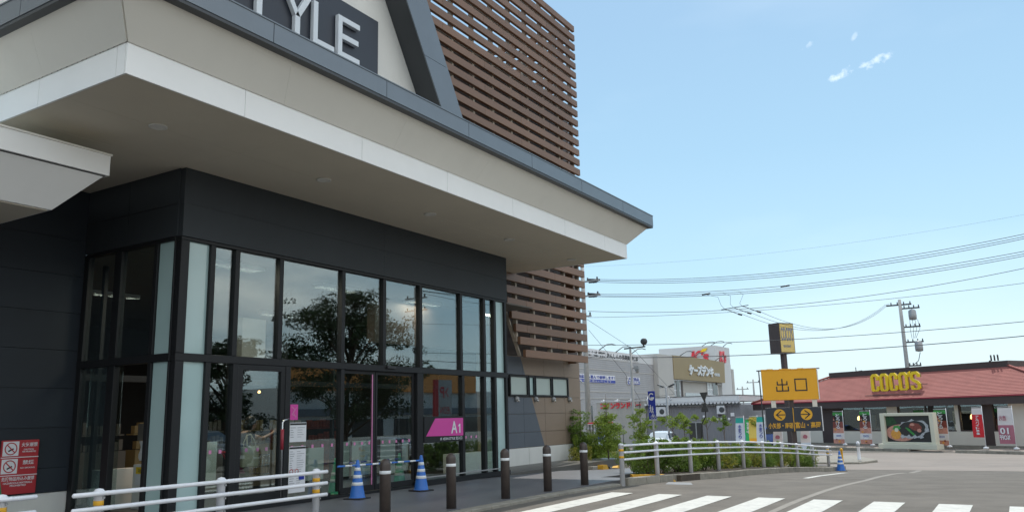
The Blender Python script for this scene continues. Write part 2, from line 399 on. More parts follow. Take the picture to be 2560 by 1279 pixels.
X_, Y_, Z_ = Vector((1, 0, 0)), Vector((0, 1, 0)), Vector((0, 0, 1))
def arc(cx, cy, r, a0, a1, n=10, ry=None):
    ry = ry or r
    return [(cx+r*math.cos(R(a0+(a1-a0)*i/n)), cy+ry*math.sin(R(a0+(a1-a0)*i/n))) for i in range(n+1)]

# ------------------------------------------------------------------ ground levels
def interp(x, xs, zs):
    if x <= xs[0]: return zs[0]
    for i in range(len(xs)-1):
        if x <= xs[i+1]: return zs[i]+(zs[i+1]-zs[i])*(x-xs[i])/(xs[i+1]-xs[i])
    return zs[-1]
RX = [-1500, 14, 15, 17, 19, 22.3, 24.6, 28, 30.8, 32.5, 35, 42, 50, 60, 1500]
RZ = [-.05, -.05, -.06, -.1, -.16, -.3, -.38, -.54, -.7, -.82, -.93, -1.1, -1.2, -1.25, -1.4]
PX = [-60, 17, 21.5, 26, 28, 32, 36, 60]; PZ = [0, 0, -.11, -.33, -.45, -.7, -.85, -1.1]
FX = [17, 20, 22.3, 24.6, 28, 30.8, 32.5, 35, 42]; FZ = [0, -.05, -.13, -.2, -.37, -.54, -.66, -.8, -.98]
gr = lambda x: interp(x, RX, RZ)
gp = lambda x: interp(x, PX, PZ)
gf = lambda x: interp(x, FX, FZ)
def sheet(name, x0, x1, lo, hi, g, dz, m, step=1., skirt=0):
    xs = [x0]; 
    while xs[-1]+step < x1-1e-6: xs.append(xs[-1]+step)
    xs.append(x1); xs += [q for q in RX+PX+FX if x0 < q < x1]; xs = sorted(set(round(q, 4) for q in xs))
    lo_ = lo if callable(lo) else (lambda x, v=lo: v); hi_ = hi if callable(hi) else (lambda x, v=hi: v)
    b = MB(); rows = []
    for x in xs:
        z = g(x)+dz; r = [(x, lo_(x), z), (x, hi_(x), z)]
        if skirt: r = [(x, lo_(x), z-skirt)]+r+[(x, hi_(x), z-skirt)]
        rows.append(r)
    b.grid(rows, smooth=False)
    if skirt:
        n = 4; L = len(xs)
        b.f.append([0, 1, 2, 3]); b.sm.append(False); e = (L-1)*n; b.f.append([e+3, e+2, e+1, e]); b.sm.append(False)
    o = b.build(name, m)
    return o
structure(sheet('ground', -1500, 1500, -1500, 1500, gr, 0, 'asphalt', 40))
# public road beyond the car park exit
structure(sheet('road', 35.75, 54.6, -60, 60, gr, .004, 'concrete', 2))
# pavement beneath the canopy with its flush kerb, sloping down past the side wall
structure(sheet('pavement', -25, 18.6, 8.0, 14.3, gp, 0, 'pavement', 1, .3))
structure(sheet('pavement', 18.6, 26.0, 8.95, 13.4, gp, .0, 'pavement', 1, .3))
def segkerb(name, pts, wd, ht, m='kerb', seglen=.6, z=None):
    """kerb stones along a polyline, one mesh"""
    b = MB()
    for (x0, y0), (x1, y1) in zip(pts, pts[1:]):
        L = math.hypot(x1-x0, y1-y0); n = max(1, round(L/seglen))
        ux, uy = (x1-x0)/L, (y1-y0)/L; px, py = -uy, ux
        for i in range(n):
            a = L*i/n+.004; c = L*(i+1)/n-.004
            P = []
            za = (z or gr)(x0+ux*a); zc = (z or gr)(x0+ux*c)
            q = [(x0+ux*a, y0+uy*a, za), (x0+ux*c, y0+uy*c, zc)]
            hh = ht+random.uniform(-.003, .003)
            bot = [(q[0][0]-px*wd/2, q[0][1]-py*wd/2, q[0][2]-.3), (q[1][0]-px*wd/2, q[1][1]-py*wd/2, q[1][2]-.3), (q[1][0]+px*wd/2, q[1][1]+py*wd/2, q[1][2]-.3), (q[0][0]+px*wd/2, q[0][1]+py*wd/2, q[0][2]-.3)]
            top = [(x, y, zz+.3+hh) for x, y, zz in bot]
            b.hexa(bot+top)
    o = b.build(name, m); bevel(o, .012, 1); return structure(o)
segkerb('kerb', [(-6, 7.86), (17.2, 7.86)], .26, .052)
fy = lambda x: 7.75-.055*(x-17)
segkerb('kerb', [(17.3, 7.72), (18.2, 7.66), (22, fy(22)-.35), (28, fy(28)-.35), (35.4, fy(35)-.45)], .16, .165)
segkerb('kerb', [(35.4, 6.3), (35.9, 7.0), (35.9, 9.0)], .16, .14)
segkerb('kerb', [(22.9, 11.35), (23.9, 11.6), (25.2, 11.95)], .16, .10, z=gp)
segkerb('kerb', [(25.2, 11.95), (29, 13.25), (35, 15.6)], .16, .10, z=lambda x: gr(x)+.1)
# raised planting beds
structure(sheet('planting_bed', 19.6, 35.7, lambda x: fy(x)-.33, lambda x: 8.0+(x-19.6)*.35 if x < 23 else 9.2+(x-23)*.12, gf, .0, 'soil', 1, .5))
structure(sheet('planting_bed', 23.2, 45, lambda x: 11.55+(x-23.2)*.35, lambda x: 15+(x-23.2)*.5, gr, .16, 'soil', 2, .3))
# yellow painted kerb wedges
def yellow_block(pts, label, z=lambda x: gr(x), h=.17):
    b = MB(); (x0, y0), (x1, y1) = pts; L = math.hypot(x1-x0, y1-y0); ux, uy = (x1-x0)/L, (y1-y0)/L; px, py = -uy*.09, ux*.09
    prof = [(0, .02), (.25*L, h), (L, h)]
    rows = []
    for t, hh in prof:
        x, y = x0+ux*t, y0+uy*t; g0 = z(x)
        rows.append([(x-px, y-py, g0-.1), (x-px, y-py, g0+hh), (x+px, y+py, g0+hh), (x+px, y+py, g0-.1)])
    b.grid(rows, False); n = 4
    b.f.append([0, 1, 2, 3]); b.f.append([11, 10, 9, 8]); b.sm += [False]*2
    o = b.build('kerb_block', 'yellowkerb'); tag(o, label, 'kerb block'); return o
yellow_block([(19.55, 7.42), (18.85, 8.25)], 'yellow painted kerb wedge at the near corner of the fenced planting bed')
yellow_block([(24.3, 11.5), (23.6, 11.35)], 'short yellow kerb end beside the brown wall corner', gp, .14)
yellow_block([(26.6, 12.25), (29.6, 13.35)], 'long yellow painted kerb stretch in front of the taller bushes', lambda x: gr(x)+.1, .13)

# markings
b = MB()
for k in range(11):
    yc = 6.83-.99*k
    if k: yc = 5.82-.955*(k-1)
    b.add([(11.2, yc-.235, -.046), (15.12-.06*min(k, 7), yc-.235, -.046), (15.15-.06*min(k, 7), yc+.235, -.046), (11.2, yc+.235, -.046)], [(0, 1, 2, 3)])
structure(b.build('crossing_stripes', 'roadpaint'))
structure(sheet('lane_marking', 22.9, 28.7, 4.98, 5.14, gr, .004, 'roadpaint', .5))
structure(sheet('road_joint', 9, 35.6, lambda x: 3.33+.008*(x-13), lambda x: 3.45+.012*(x-13), gr, .004, 'seal', 1))
structure(sheet('marking_patch', 18.1, 19.0, lambda x: 6.45+(x-18.1)*.4, lambda x: 7.1+(x-18.1)*.3, gr, .004, 'patch', .5))
# raised verge in front of the restaurant and the small islands
CU = Vector((-.48481, -.87462, 0)); CN = Vector((-.87462, .48481, 0)); CC = Vector((60.7, 5.95, 0))
def cp(u, z, off=0.): p = CC+CU*u+CN*off; p.z = z; return p
b = MB(); b.fbox(CC+Vector((0, 0, -1.4)), CU, CN, Z_, -30, 1.6, -12, 3.9, 0, .3); structure(bevel(b.build('forecourt', 'concrete'), .02, 1))
b = MB(); b.fbox(CC+Vector((0, 0, -1.4)), CU, CN, Z_, 5.2, 30, -12, 3.9, 0, .3); structure(bevel(b.build('forecourt', 'concrete'), .02, 1))
b = MB(); b.fbox(CC+Vector((0, 0, -1.4)), CU, CN, Z_, 1.6, 5.2, -12, 3.6, 0, .19); structure(b.build('forecourt', 'concrete'))
segkerb('kerb', [(CC+CU*a+CN*4.0)[:2] for a in (-20, 2.0)], .2, .2, z=lambda x: -1.25)
segkerb('kerb', [(CC+CU*a+CN*4.0)[:2] for a in (5.0, 22)], .2, .2, z=lambda x: -1.25)
b = MB(); b.prism([(41.0, 9.4), (41.6, 6.7), (43.6, 6.2), (47.5, 7.9), (47.5, 9.4)], (0, 0, -1.16), X_, Y_, 0, .17); structure(bevel(b.build('traffic_island', 'kerb'), .03, 1))

# ------------------------------------------------------------------ the store
FY = 11.47          # plane of the entrance glass
store = thing('store_building', 'dark grey store with white flared canopy, brown louvre screen and glazed entrance', 'building', (13, 13, 0))
# --- plain walls
def panel_wall(name, m, x0, x1, y0, z_joints, x_joints, parent, th=.12, gap=.007, zf=None, back='black'):
    """cladding sheets with real open joints, front face on y0"""
    b = MB()
    for za, zb in zip(z_joints, z_joints[1:]):
        for xa, xb in zip(x_joints, x_joints[1:]):
            b.box((xa+gap/2, y0, za+gap/2), (xb-gap/2, y0+.05, zb-gap/2))
    o = b.build(name, m, parent)
    k = MB(); k.box((x0, y0+.04, z_joints[0]), (x1, y0+.04+th, z_joints[-1])); k.build('wall_backing', back, parent)
    return o
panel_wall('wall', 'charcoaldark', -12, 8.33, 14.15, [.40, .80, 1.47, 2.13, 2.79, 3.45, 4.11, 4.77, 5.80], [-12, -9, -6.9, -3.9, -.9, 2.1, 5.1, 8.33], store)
b = MB(); b.box((-12, 14.17, -.4), (8.33, 14.35, .395)); bevel(b.build('plinth', 'plinth', store), .01)
# right-hand side wall in two colours split along a diagonal
zj = [.52, .98, 1.54, 2.06, 2.74, 3.3]; xj = [20.0, 22.15, 23.5, 24.9, 26.08]
def diag(z): return 22.10+(3.13-z)*.50
b1, b2 = MB(), MB()
for za, zb in zip(zj, zj[1:]):
    if za == 2.06: segs = [(20.0, 21.24), (25.14, 26.08)]
    else: segs = list(zip(xj, xj[1:]))
    for xa, xb in segs:
        xa += .006; xb -= .006; a, c = za+.006, zb-.006
        da, dc = diag(a), diag(c)
        W = ((0, 13.2, 0), X_, Z_)
        if xb <= min(da, dc): b1.prism([(xa, a), (xb, a), (xb, c), (xa, c)], *W, -.05, 0)
        elif xa >= max(da, dc): b2.prism([(xa, a), (xb, a), (xb, c), (xa, c)], *W, -.05, 0)
        else:
            # clip
            def clip(keep_left):
                P = [(xa, a), (xb, a), (xb, c), (xa, c)]; out = []
                f = lambda p: (diag(p[1])-p[0])*(1 if keep_left else -1)
                for i in range(4):
                    p, q = P[i], P[(i+1) % 4]; fp, fq = f(p), f(q)
                    if fp >= 0: out.append(p)
                    if fp*fq < 0: t = fp/(fp-fq); out.append((p[0]+(q[0]-p[0])*t, p[1]+(q[1]-p[1])*t))
                return out
            for kl, bb in ((True, b1), (False, b2)):
                q = clip(kl)
                if len(q) > 2: bb.prism(q, *W, -.05, 0)
sw = b1.build('wall', 'slate', store); sw['label'] = 'slate blue half of the side wall'
bw = b2.build('wall', 'brownwall', store); bw['label'] = 'brown half of the side wall'
b = MB(); b.box((20, 13.24, .5), (26.07, 13.5, 2.06)); b.box((20, 13.24, 2.74), (26.07, 13.5, 3.32)); b.box((20, 13.24, 2.06), (21.24, 13.5, 2.74)); b.box((25.14, 13.24, 2.06), (26.07, 13.5, 2.74)); b.box((25.9, 13.5, -.5), (26.06, 24, 12.9))
b.build('wall_backing', 'brownwall', store)
b = MB()
for xa, xb in ((18.3, 22.33), (22.345, 26.11)): b.box((xa, 13.16, -.8), (xb, 13.5, .51))
b.box((25.93, 13.5, -.8), (26.1, 24, .51)); bevel(b.build('plinth', 'plinth', store), .012)
b = MB(); b.tube([(26.13, 13.27, -.2), (26.13, 13.27, 3.3)], .03); b.tube([(26.13, 13.35, 2.0), (26.35, 13.35, 2.0)], .05); b.build('downpipe', 'galv', store)
# high strip windows
for xa, xb in ((21.28, 22.38), (22.42, 22.79), (22.83, 23.92), (23.96, 25.10)):
    f = MB(); t = .05
    f.box((xa, 13.14, 2.08), (xb, 13.24, 2.08+t)); f.box((xa, 13.14, 2.72-t), (xb, 13.24, 2.72)); f.box((xa, 13.14, 2.08+t), (xa+t, 13.24, 2.72-t)); f.box((xb-t, 13.14, 2.08+t), (xb, 13.24, 2.72-t))
    fr = f.build('window', 'frame', store)
    p = MB(); p.box((xa+t, 13.19, 2.08+t), (xb-t, 13.2, 2.72-t)); p.build('pane', 'frostedin' if xb-xa > .5 else 'frosted', fr)
b = MB(); b.box((21.28, 13.3, 2.08), (25.1, 13.34, 2.72)); b.build('blind', 'paper', store)
for x in (21.68, 22.86, 24.02, 25.18):
    c = MB(); c.lathe([(.085, 0), (.085, -.05), (.05, -.10), (.015, -.115)], (x, 13.2, 2.0), 14, 'Y'); v = c.build('vent_cap', 'galv', store)
    d = MB(); d.tube([(x, 13.13, 1.97), (x, 13.08, 1.92)], .03, 8); d.build('spout', 'chrome', v)
# dark solid wall behind the screen
b = MB(); b.box((15.2, 13.25, 3.33), (26.06, 13.5, 12.9)); b.build('wall', 'slatback', store)
# --- entrance box: fascia band
b = MB()
for xa, xb in ((8.33, 13.4), (13.4, 18.45)):
    for za, zb in ((4.52, 5.08), (5.08, 5.69)):
        b.box((xa+.0015, FY-.04, za+.0015), (xb-.0015, FY+.06, zb-.0015))
for ya, yb in ((FY+.06, 12.9), (12.9, 14.14)):
    for za, zb in ((4.52, 5.08), (5.08, 5.69)):
        b.box((8.30, ya+.004, za+.004), (8.40, yb-.004, zb-.004)); b.box((18.38, ya+.004, za+.004), (18.45, yb-.004 if yb < 14 else 13.1, zb-.004))
b.build('entrance_fascia', 'charcoal', store)
b = MB(); b.box((8.36, FY+.03, 4.53), (18.42, 14.1, 5.68)); b.build('wall_backing', 'black', store)
# mullions and rails
up = [8.5, 8.95, 9.45, 10.47, 12.14, 13.40, 14.66, 16.27, 17.30, 17.80, 18.32]   # right edge of frosted strip etc
xm = [8.33, 8.97, 9.49, 10.51, 12.17, 13.44, 14.71, 16.31, 17.345, 17.84, 18.36]
low = [8.33, 8.97, 9.53, 10.73, 12.18, 14.62, 16.365, 17.32, 17.815, 18.36]
fb = MB(); w2 = .05
fb.box((8.33, FY-.03, 4.46), (18.45, FY+.09, 4.515)); fb.box((8.33, FY-.03, 2.47), (18.45, FY+.09, 2.60)); fb.box((8.33, FY-.03, .0), (11.9, FY+.09, .12)); fb.box((14.5, FY-.03, .0), (18.45, FY+.09, .12)); fb.box((11.9, FY+.0, .0), (14.5, FY+.09, .05))
for x in xm:
    a = .16 if x == 8.33 else w2*2
    if x == 18.36: a = .09
    fb.box((x if x == 8.33 else x-w2, FY-.035, 2.60), (x+a if x == 8.33 else x-w2+a, FY+.085, 4.46))
for x in low:
    ww = .16 if x == 8.33 else .10
    if x == 14.62: ww = .22
    if x in (9.53, 10.73): ww = .12
    if x == 18.36: ww = .09
    fb.box((x if x == 8.33 else x-.05, FY-.035, .12 if x != 14.62 else .05), (x+ww if x == 8.33 else x-.05+ww, FY+.085, 2.47))
# left return (facing -X)
fb.box((8.30, FY+.09, 4.46), (8.42, 14.14, 4.515)); fb.box((8.30, FY+.09, 2.47), (8.42, 14.14, 2.60)); fb.box((8.30, FY+.09, 0), (8.42, 14.14, .1))
for y0, y1 in ((FY+.09, FY+.13), (12.02, 12.12), (13.02, 13.22), (14.0, 14.14)):
    fb.box((8.305, y0, 2.60), (8.415, y1, 4.46)); fb.box((8.305, y0, .1), (8.415, y1, 2.47))
# right return
fb.box((18.38, FY+.09, 4.46), (18.45, 13.1, 4.515)); fb.box((18.38, FY+.09, 2.47), (18.45, 13.1, 2.6)); fb.box((18.36, 12.2, 0), (18.45, 12.3, 4.46))
fr = bevel(fb.build('window_frame', 'frame', store), .006, 1)
def pane(xa, xb, za, zb, y=FY+.03, m='glass', name='pane'):
    p = MB(); p.box((xa, y, za), (xb, y+.012, zb)); return p.build(name, m, store)
edges_up = [(8.49, 8.92), (9.02, 9.44), (9.54, 10.46), (10.56, 12.12), (12.22, 13.39), (13.49, 14.66), (14.76, 16.26), (16.36, 17.295), (17.395, 17.79), (17.89, 18.31)]
for i, (a, c) in enumerate(edges_up): pane(a, c, 2.6, 4.46, m='frosted' if i in (0, 9) else 'glass')
edges_lo = [(8.49, 8.92), (9.02, 9.48), (10.80, 12.13), (14.79, 16.315), (16.415, 17.27), (17.37, 17.765), (17.865, 18.31)]
for i, (a, c) in enumerate(edges_lo): pane(a, c, .12, 2.47, m='frosted' if i in (0, 6) else 'glass')
def paneX(y0, y1, z0, z1, m, x=8.35):
    p = MB(); p.box((x, y0, z0), (x+.012, y1, z1)); return p.build('pane', m, store)
for z0, z1 in ((.1, 2.47), (2.6, 4.46)):
    paneX(FY+.13, 12.02, z0, z1, 'frosted'); paneX(12.12, 13.02, z0, z1, 'glass') if z0 > 1 else paneX(13.0, 13.95, z0+.02, z1-.02, 'glass', 8.46); paneX(13.22, 14.0, z0, z1, 'glass')
    paneX(FY+.09, 12.2, z0, z1, 'glass', 18.41)
# hinged door with pull handle
d = MB(); xa, xb = 9.59, 10.68
d.box((xa+.002, FY-.02, .12), (xa+.12, FY+.06, 2.465)); d.box((xb-.10, FY-.02, .12), (xb, FY+.06, 2.465)); d.box((xa+.12, FY-.02, 2.37), (xb-.10, FY+.06, 2.465)); d.box((xa+.12, FY-.02, .12), (xb-.10, FY+.06, .26))
door = d.build('door', 'frame', store)
p = MB(); p.box((xa+.12, FY+.02, .26), (xb-.10, FY+.032, 2.37)); p.build('pane', 'glass', door)
h = MB(); h.tube([(10.56, FY-.11, .16), (10.56, FY-.11, 1.46), (10.60, FY-.11, 1.5), (10.72, FY-.10, 1.52), (10.72, FY-.03, 1.52)], .017, 8); h.tube([(10.56, FY-.11, .5), (10.60, FY-.02, .5)], .012, 6); h.build('handle', 'chrome', door)
h = MB(); h.tube([(10.56, FY-.11, .98), (10.56, FY-.11, 1.34)], .03, 10); h.build('handle_grip', 'redtrim', door)['label'] = 'dull red sleeve on the door pull'
# sliding doors
for xa, xb in ((12.22, 13.24), (13.26, 14.55)):
    d = MB(); y = FY+.045
    d.box((xa, y, .06), (xa+.05, y+.04, 2.465)); d.box((xb-.07, y, .06), (xb, y+.04, 2.465)); d.box((xa+.05, y, 2.40), (xb-.07, y+.04, 2.465)); d.box((xa+.05, y, .06), (xb-.07, y+.04, .17))
    dd = d.build('door', 'frame', store); p = MB(); p.box((xa+.05, y+.012, .17), (xb-.07, y+.022, 2.4)); p.build('pane', 'glass', dd)
    xs = xb-.09 if xa < 13 else xa+.06
    q = MB(); q.box((xs-.012, y-.004, .17), (xs+.012, y+.005, 2.4)); q.build('edge_strip', 'pink', dd) if xa < 13 else None
b = MB(); b.box((13.50, FY-.075, 2.53), (13.78, FY-.033, 2.585)); bevel(b.build('door_sensor', 'black', store), .01)
b = MB(); b.box((14.75, FY-.10, .18), (18.2, FY-.07, .205)); 
for x in (14.9, 16.36, 17.3): b.box((x, FY-.07, .18), (x+.03, FY-.03, .205))
b.build('kick_rail', 'galv', store)
# square pink film dots on the glass, one row
for x in [9.85, 10.1, 10.3, 10.9, 11.16, 11.42, 11.68, 11.94, 12.36, 12.58, 12.80, 13.02, 13.44, 13.66, 13.88, 14.1, 14.32, 16.5, 16.72, 16.94, 9.1, 9.3]:
    q = MB(); q.box((x, FY+.026, .975), (x+.055, FY+.029, 1.035)); q.build('safety_mark', 'pink', store)
# --- interior behind the glass
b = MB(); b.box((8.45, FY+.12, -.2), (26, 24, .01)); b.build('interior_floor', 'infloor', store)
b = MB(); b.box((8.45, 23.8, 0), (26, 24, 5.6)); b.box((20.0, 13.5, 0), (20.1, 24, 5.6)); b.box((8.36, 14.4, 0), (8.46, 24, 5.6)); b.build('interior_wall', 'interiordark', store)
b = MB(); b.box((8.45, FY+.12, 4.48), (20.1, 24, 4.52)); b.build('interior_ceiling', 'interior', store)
b = MB(); yi = 14.6
for x in (9.0, 10.6, 12.0, 13.6, 15.2, 16.8, 17.74, 18.2, 18.8, 19.6): b.box((x, yi, 0), (x+.07, yi+.09, 4.5))
b.box((8.46, yi+.002, 2.3), (20, yi+.08, 2.42)); b.box((8.46, yi+.002, 0), (20, yi+.08, .10)); b.build('inner_screen', 'frame', store)
for x0, x1, z0, z1 in ((17.0, 17.6, .05, .95), (17.9, 18.15, .1, .9), (18.35, 18.75, .05, .9), (14.2, 14.9, .1, .85), (15.4, 15.8, .1, .95), (15.9, 16.6, .1, .95), (11.4, 11.75, .3, 1.1)):
    q = MB(); q.box((x0, yi-.02, z0), (x1, yi-.008, z1)); q.build('frosted_panel', 'frostedin', store)
b = MB(); b.box((8.9, 14.1, .02), (9.9, 14.4, .70)); b.build('counter', 'plinth', store)
b = MB(); b.box((12.9, 15.3, 2.7), (13.6, 15.5, 3.9)); b.build('interior_panel', 'shopwhite', store)
for x, y, z in ((9.7, 16.4, 3.1), (10.9, 17.2, 3.3), (9.5, 15.4, 2.1), (12.4, 18, 2.2), (11.3, 19, 1.9), (15.6, 19, 2.6), (17.6, 20, 2.4)):
    q = MB(); q.lathe([(.015, .05), (.035, .03), (.045, 0), (.03, -.03)], (x, y, z), 10); q.build('ceiling_lamp', 'warmlamp', store)
for k in range(7):
    x = 9.4+k*1.45
    q = MB()
    q.box((x, 18.2, 0), (x+1.2, 18.6, .9))
    for j in range(9): q.box((x+.05+j*.125, 18.25, .92), (x+.05+j*.125+.09, 18.4, 1.05+.12*random.random()))
    q.box((x, 18.3, 1.25), (x+1.2, 18.6, 1.28))
    for j in range(8): q.box((x+.05+j*.14, 18.35, 1.29), (x+.05+j*.14+.1, 18.5, 1.45+.12*random.random()))
    q.build('display_shelf', random.choice(['interior', 'kgold', 'food5', 'interior']), store)
for x, y, e_ in ((10.4, 12.6, 60), (13.6, 13.0, 24), (16.8, 13.0, 26), (11, 17.5, 14), (16, 17.5, 12)):  # added fill lamps that lift the shopper and interior; their fittings are made up
    al = bpy.data.lights.new('interior_fill', 'AREA'); al.shape = 'RECTANGLE'; al.size = 1.2; al.size_y = .3; al.energy = e_; al.color = (1, .84, .66)
    ao = bpy.data.objects.new('interior_fill', al); col.objects.link(ao); ao.parent = store; ao.location = Vector((x, y, 4.40))-store.location
    q = MB(); q.box((x-.6, y-.15, 4.42), (x+.6, y+.15, 4.478)); q.build('fill_fitting', 'railwhite', store)
# --- canopy
SX0, SX1, SY, SZ = 5.49, 20.6, 8.80, 5.69
can = MB()
xs_ = [5.52, 8.33, 11.35, 14.4, 17.4, 20.58]
for xa, xb in zip(xs_, xs_[1:]):
    for ya, yb in ((8.82, 10.16), (10.16, 11.43)): can.box((xa+.002, ya+.002, SZ), (xb-.002, yb-.002, SZ+.03))
for ya, yb in ((11.434, 12.9), (12.9, 14.3)): can.box((5.52, ya, SZ+.001), (8.6, yb-.004, SZ+.031))
can.box((18.46, 11.434, SZ), (20.58, 13.15, SZ+.03))
canopy = can.build('canopy', 'soffit', store); canopy['label'] = 'white entrance canopy with beige soffit and flared rim'
k = MB(); k.box((5.53, 8.83, SZ+.035), (20.57, 13.2, 6.55)); k.box((5.53, 13.2, SZ+.035), (8.3, 20, 6.55)); k.build('canopy_core', 'black', canopy)
f = MB()
sx = [SX0, 7.31, 9.74, 12.14, 14.53, 16.92, 19.16, SX1]
for a, c in zip(sx, sx[1:]): f.box((a+.004, SY, SZ-.012), (c-.004, SY+.03, 6.10))
sy = [8.83, 9.0, 10.74, 12.5, 14.25, 16, 18]
for a, c in zip(sy, sy[1:]): f.box((SX0, a+.004, SZ-.012), (SX0+.03, c-.004, 6.10))
for a, c in zip([8.83, 10.3, 11.8], [10.3, 11.8, 13.15]): f.box((SX1-.03, a+.004, SZ-.012), (SX1, c-.004, 6.10))
f.build('fascia', 'white', canopy)
o1 = .42; fz0, fz1 = 6.095, 6.62
def flare(mb, P0, P1, Q0, Q1, n): # P lower edge, Q upper edge, split into n with hairline joints
    P0, P1, Q0, Q1 = map(Vector, (P0, P1, Q0, Q1)); nn = (P1-P0).cross(Q0-P0).normalized()*.02
    for i in range(n):
        a, c = i/n+(.00008 if i else 0), (i+1)/n-(.00008 if i < n-1 else 0)
        q = [P0.lerp(P1, a), P0.lerp(P1, c), Q0.lerp(Q1, c), Q0.lerp(Q1, a)]
        mb.hexa([q[0], q[1], q[2], q[3]]+[p+nn for p in q])
fl = MB()
flare(fl, (SX0, SY, fz0), (SX1, SY, fz0), (SX0-o1, SY-o1, fz1), (SX1+.58, SY-o1, fz1), 6)
flare(fl, (SX0, 18, fz0), (SX0, SY, fz0), (SX0-o1, 18, fz1), (SX0-o1, SY-o1, fz1), 5)
flare(fl, (SX1, SY, fz0), (SX1, 13.1, fz0), (SX1+.58, SY-o1, fz1), (SX1+.58, 13.1, fz1), 2)
fl.build('flared_panel', 'cream', canopy)
g1 = MB(); GX0, GX1, GY = SX0-o1-.13, SX1+.58+.06, SY-o1-.15
gs = [GX0, 7.28, 9.69, 12.06, 14.43, 16.77, 19.16, GX1]
for a, c in zip(gs, gs[1:]): g1.box((a+.006, GY, 6.635), (c-.006, GY+.04, 6.925))
for a, c in zip([GY+.04, 10.3, 12.2, 14.1, 16], [10.3, 12.2, 14.1, 16, 18]): g1.box((GX0, a+.006, 6.635), (GX0+.04, c-.006, 6.925))
for a, c in zip([GY+.04, 10.3, 11.8], [10.3, 11.8, 13.1]): g1.box((GX1-.04, a+.006, 6.635), (GX1, c-.006, 6.925))
g1.box((GX0-.0, GY-.012, 6.925), (GX1, GY+.2, 6.945)); g1.box((GX0-.012, GY+.2, 6.925), (GX0+.2, 18, 6.945)); g1.box((GX1-.2, GY+.2, 6.925), (GX1+.012, 13.1, 6.945))
g1.build('gutter', 'gutter', canopy)
g2 = MB(); g2.box((GX0+.01, GY+.01, 6.585), (GX1-.01, GY+.17, 6.63)); g2.box((GX0+.01, GY+.17, 6.585), (GX0+.17, 18, 6.63)); g2.box((GX1-.1, GY+.17, 6.585), (GX1-.01, 13.1, 6.63))
g2.box((GX0+.045, GY+.045, 6.632), (GX1-.045, GY+.09, 6.92)); g2.box((GX0+.045, GY+.09, 6.632), (GX0+.09, 18, 6.92)); g2.box((GX1-.09, GY+.09, 6.632), (GX1-.045, 13.1, 6.92))
g2.build('gutter_lip', 'gutterdark', canopy)
b = MB(); b.box((GX0+.1, GY+.1, 6.80), (GX1-.1, 13.2, 6.86)); b.box((GX0+.1, 13.2, 6.80), (8.3, 18, 6.86)); b.build('canopy_roof', 'gutterdark', canopy)
for x in (6.86, 10.19, 13.31, 16.47, 19.75):
    c = MB(); c.lathe([(.13, SZ-.001), (.13, SZ-.022), (.10, SZ-.024), (.095, SZ-.012)], (x, 10.1, 0), 24); q = c.build('downlight', 'stucco', canopy)
    c = MB(); c.lathe([(.094, SZ-.0135), (.06, SZ-.012)], (x, 10.1, 0), 20); c.build('lens', 'stucco', q)
rd = random.Random(5); q = MB(); x = SX0
while x < 9.5:
    wd_ = rd.uniform(.01, .05); hh = rd.uniform(.004, .018)*(1 if x < 8 else .5); q.box((x, SY-.003, 6.095-hh*.4), (x+wd_, SY-.0005, 6.095+hh*.3)); x += rd.uniform(.03, .16)
y = SY
while y < 12:
    wd_ = rd.uniform(.01, .05); hh = rd.uniform(.004, .02); q.box((SX0-.003, y, 6.095-hh*.4), (SX0-.0005, y+wd_, 6.095+hh*.3)); y += rd.uniform(.03, .14)
q.build('mould_specks', 'soil', canopy)
# lower side canopy at the left
c2 = MB(); t0, t1 = 5.07, 5.40
c2.box((-9, 11.0, t0), (6.73, 16, t1-.03)); 
lc = c2.build('side_canopy', 'white', store)
q = MB(); q.box((-9, 10.985, t1-.028), (6.75, 16, t1)); q.build('canopy_roof', 'cream', lc)
q = MB(); q.box((-9, 11.04, t0-.012), (6.69, 16, t0-.002)); q.build('shadow_gap', 'gutterdark', lc)
q = MB(); A = [(-9, 11.06), (6.67, 11.06), (6.67, 16), (-9, 16)]; B = [(-9, 11.52), (6.22, 11.52), (6.22, 16), (-9, 16)]
q.hexa([(x, y, 4.53) for x, y in B]+[(x, y, t0-.014) for x, y in A]); q.build('flared_panel', 'white', lc)
q = MB(); q.box((-9, 11.56, 4.515), (6.18, 14.14, 4.527)); q.build('soffit', 'soffit', lc)
b = MB(); b.box((-8, 15.2, 0), (-7.8, 15.4, 4.5)); b.build('column', 'charcoal', store)
# --- gable above the canopy
gw = MB()
def gd(z): return 15.0-(z-9.2)*.60          # inner edge of the band
gw.prism([(-4, 6.85), (gd(6.85)+.3, 6.85), (gd(9.0)+.3, 9.0), (gd(14.5)+.3, 14.5), (-4, 14.5)], (0, 11.6, 0), X_, Z_, -.25, 0)
gw.build('gable_wall', 'stucco', store)
bd = MB()
go = lambda z: 15.94-(z-8.76)*.569
gi = lambda z: 14.97-(z-8.80)*.60
for za, zb in ((6.86, 9.895), (9.905, 12.4), (12.41, 14.6)):
    bd.prism([(gi(za), za), (go(za)-.10, za), (go(zb)-.10, zb), (gi(zb), zb)], (0, 11.0, 0), X_, Z_, -.03, 0)
bd.build('gable_band', 'gutter', store)
bd = MB()
bd.prism([(gi(6.86)+.01, 6.86), (go(6.86)-.11, 6.86), (go(14.6)-.11, 14.6), (gi(14.6)+.01, 14.6)], (0, 11.035, 0), X_, Z_, -.56, 0)
bd.build('gable_reveal', 'gutterdark', store)
bd = MB()
for za, zb in ((6.86, 9.12), (9.13, 11.4), (11.41, 14.6)):
    bd.prism([(go(za)-.085, za), (go(za), za), (go(zb), zb), (go(zb)-.085, zb)], (0, 11.03, 0), X_, Z_, -1.2, 0)
bd.build('gable_trim', 'gutter', store)
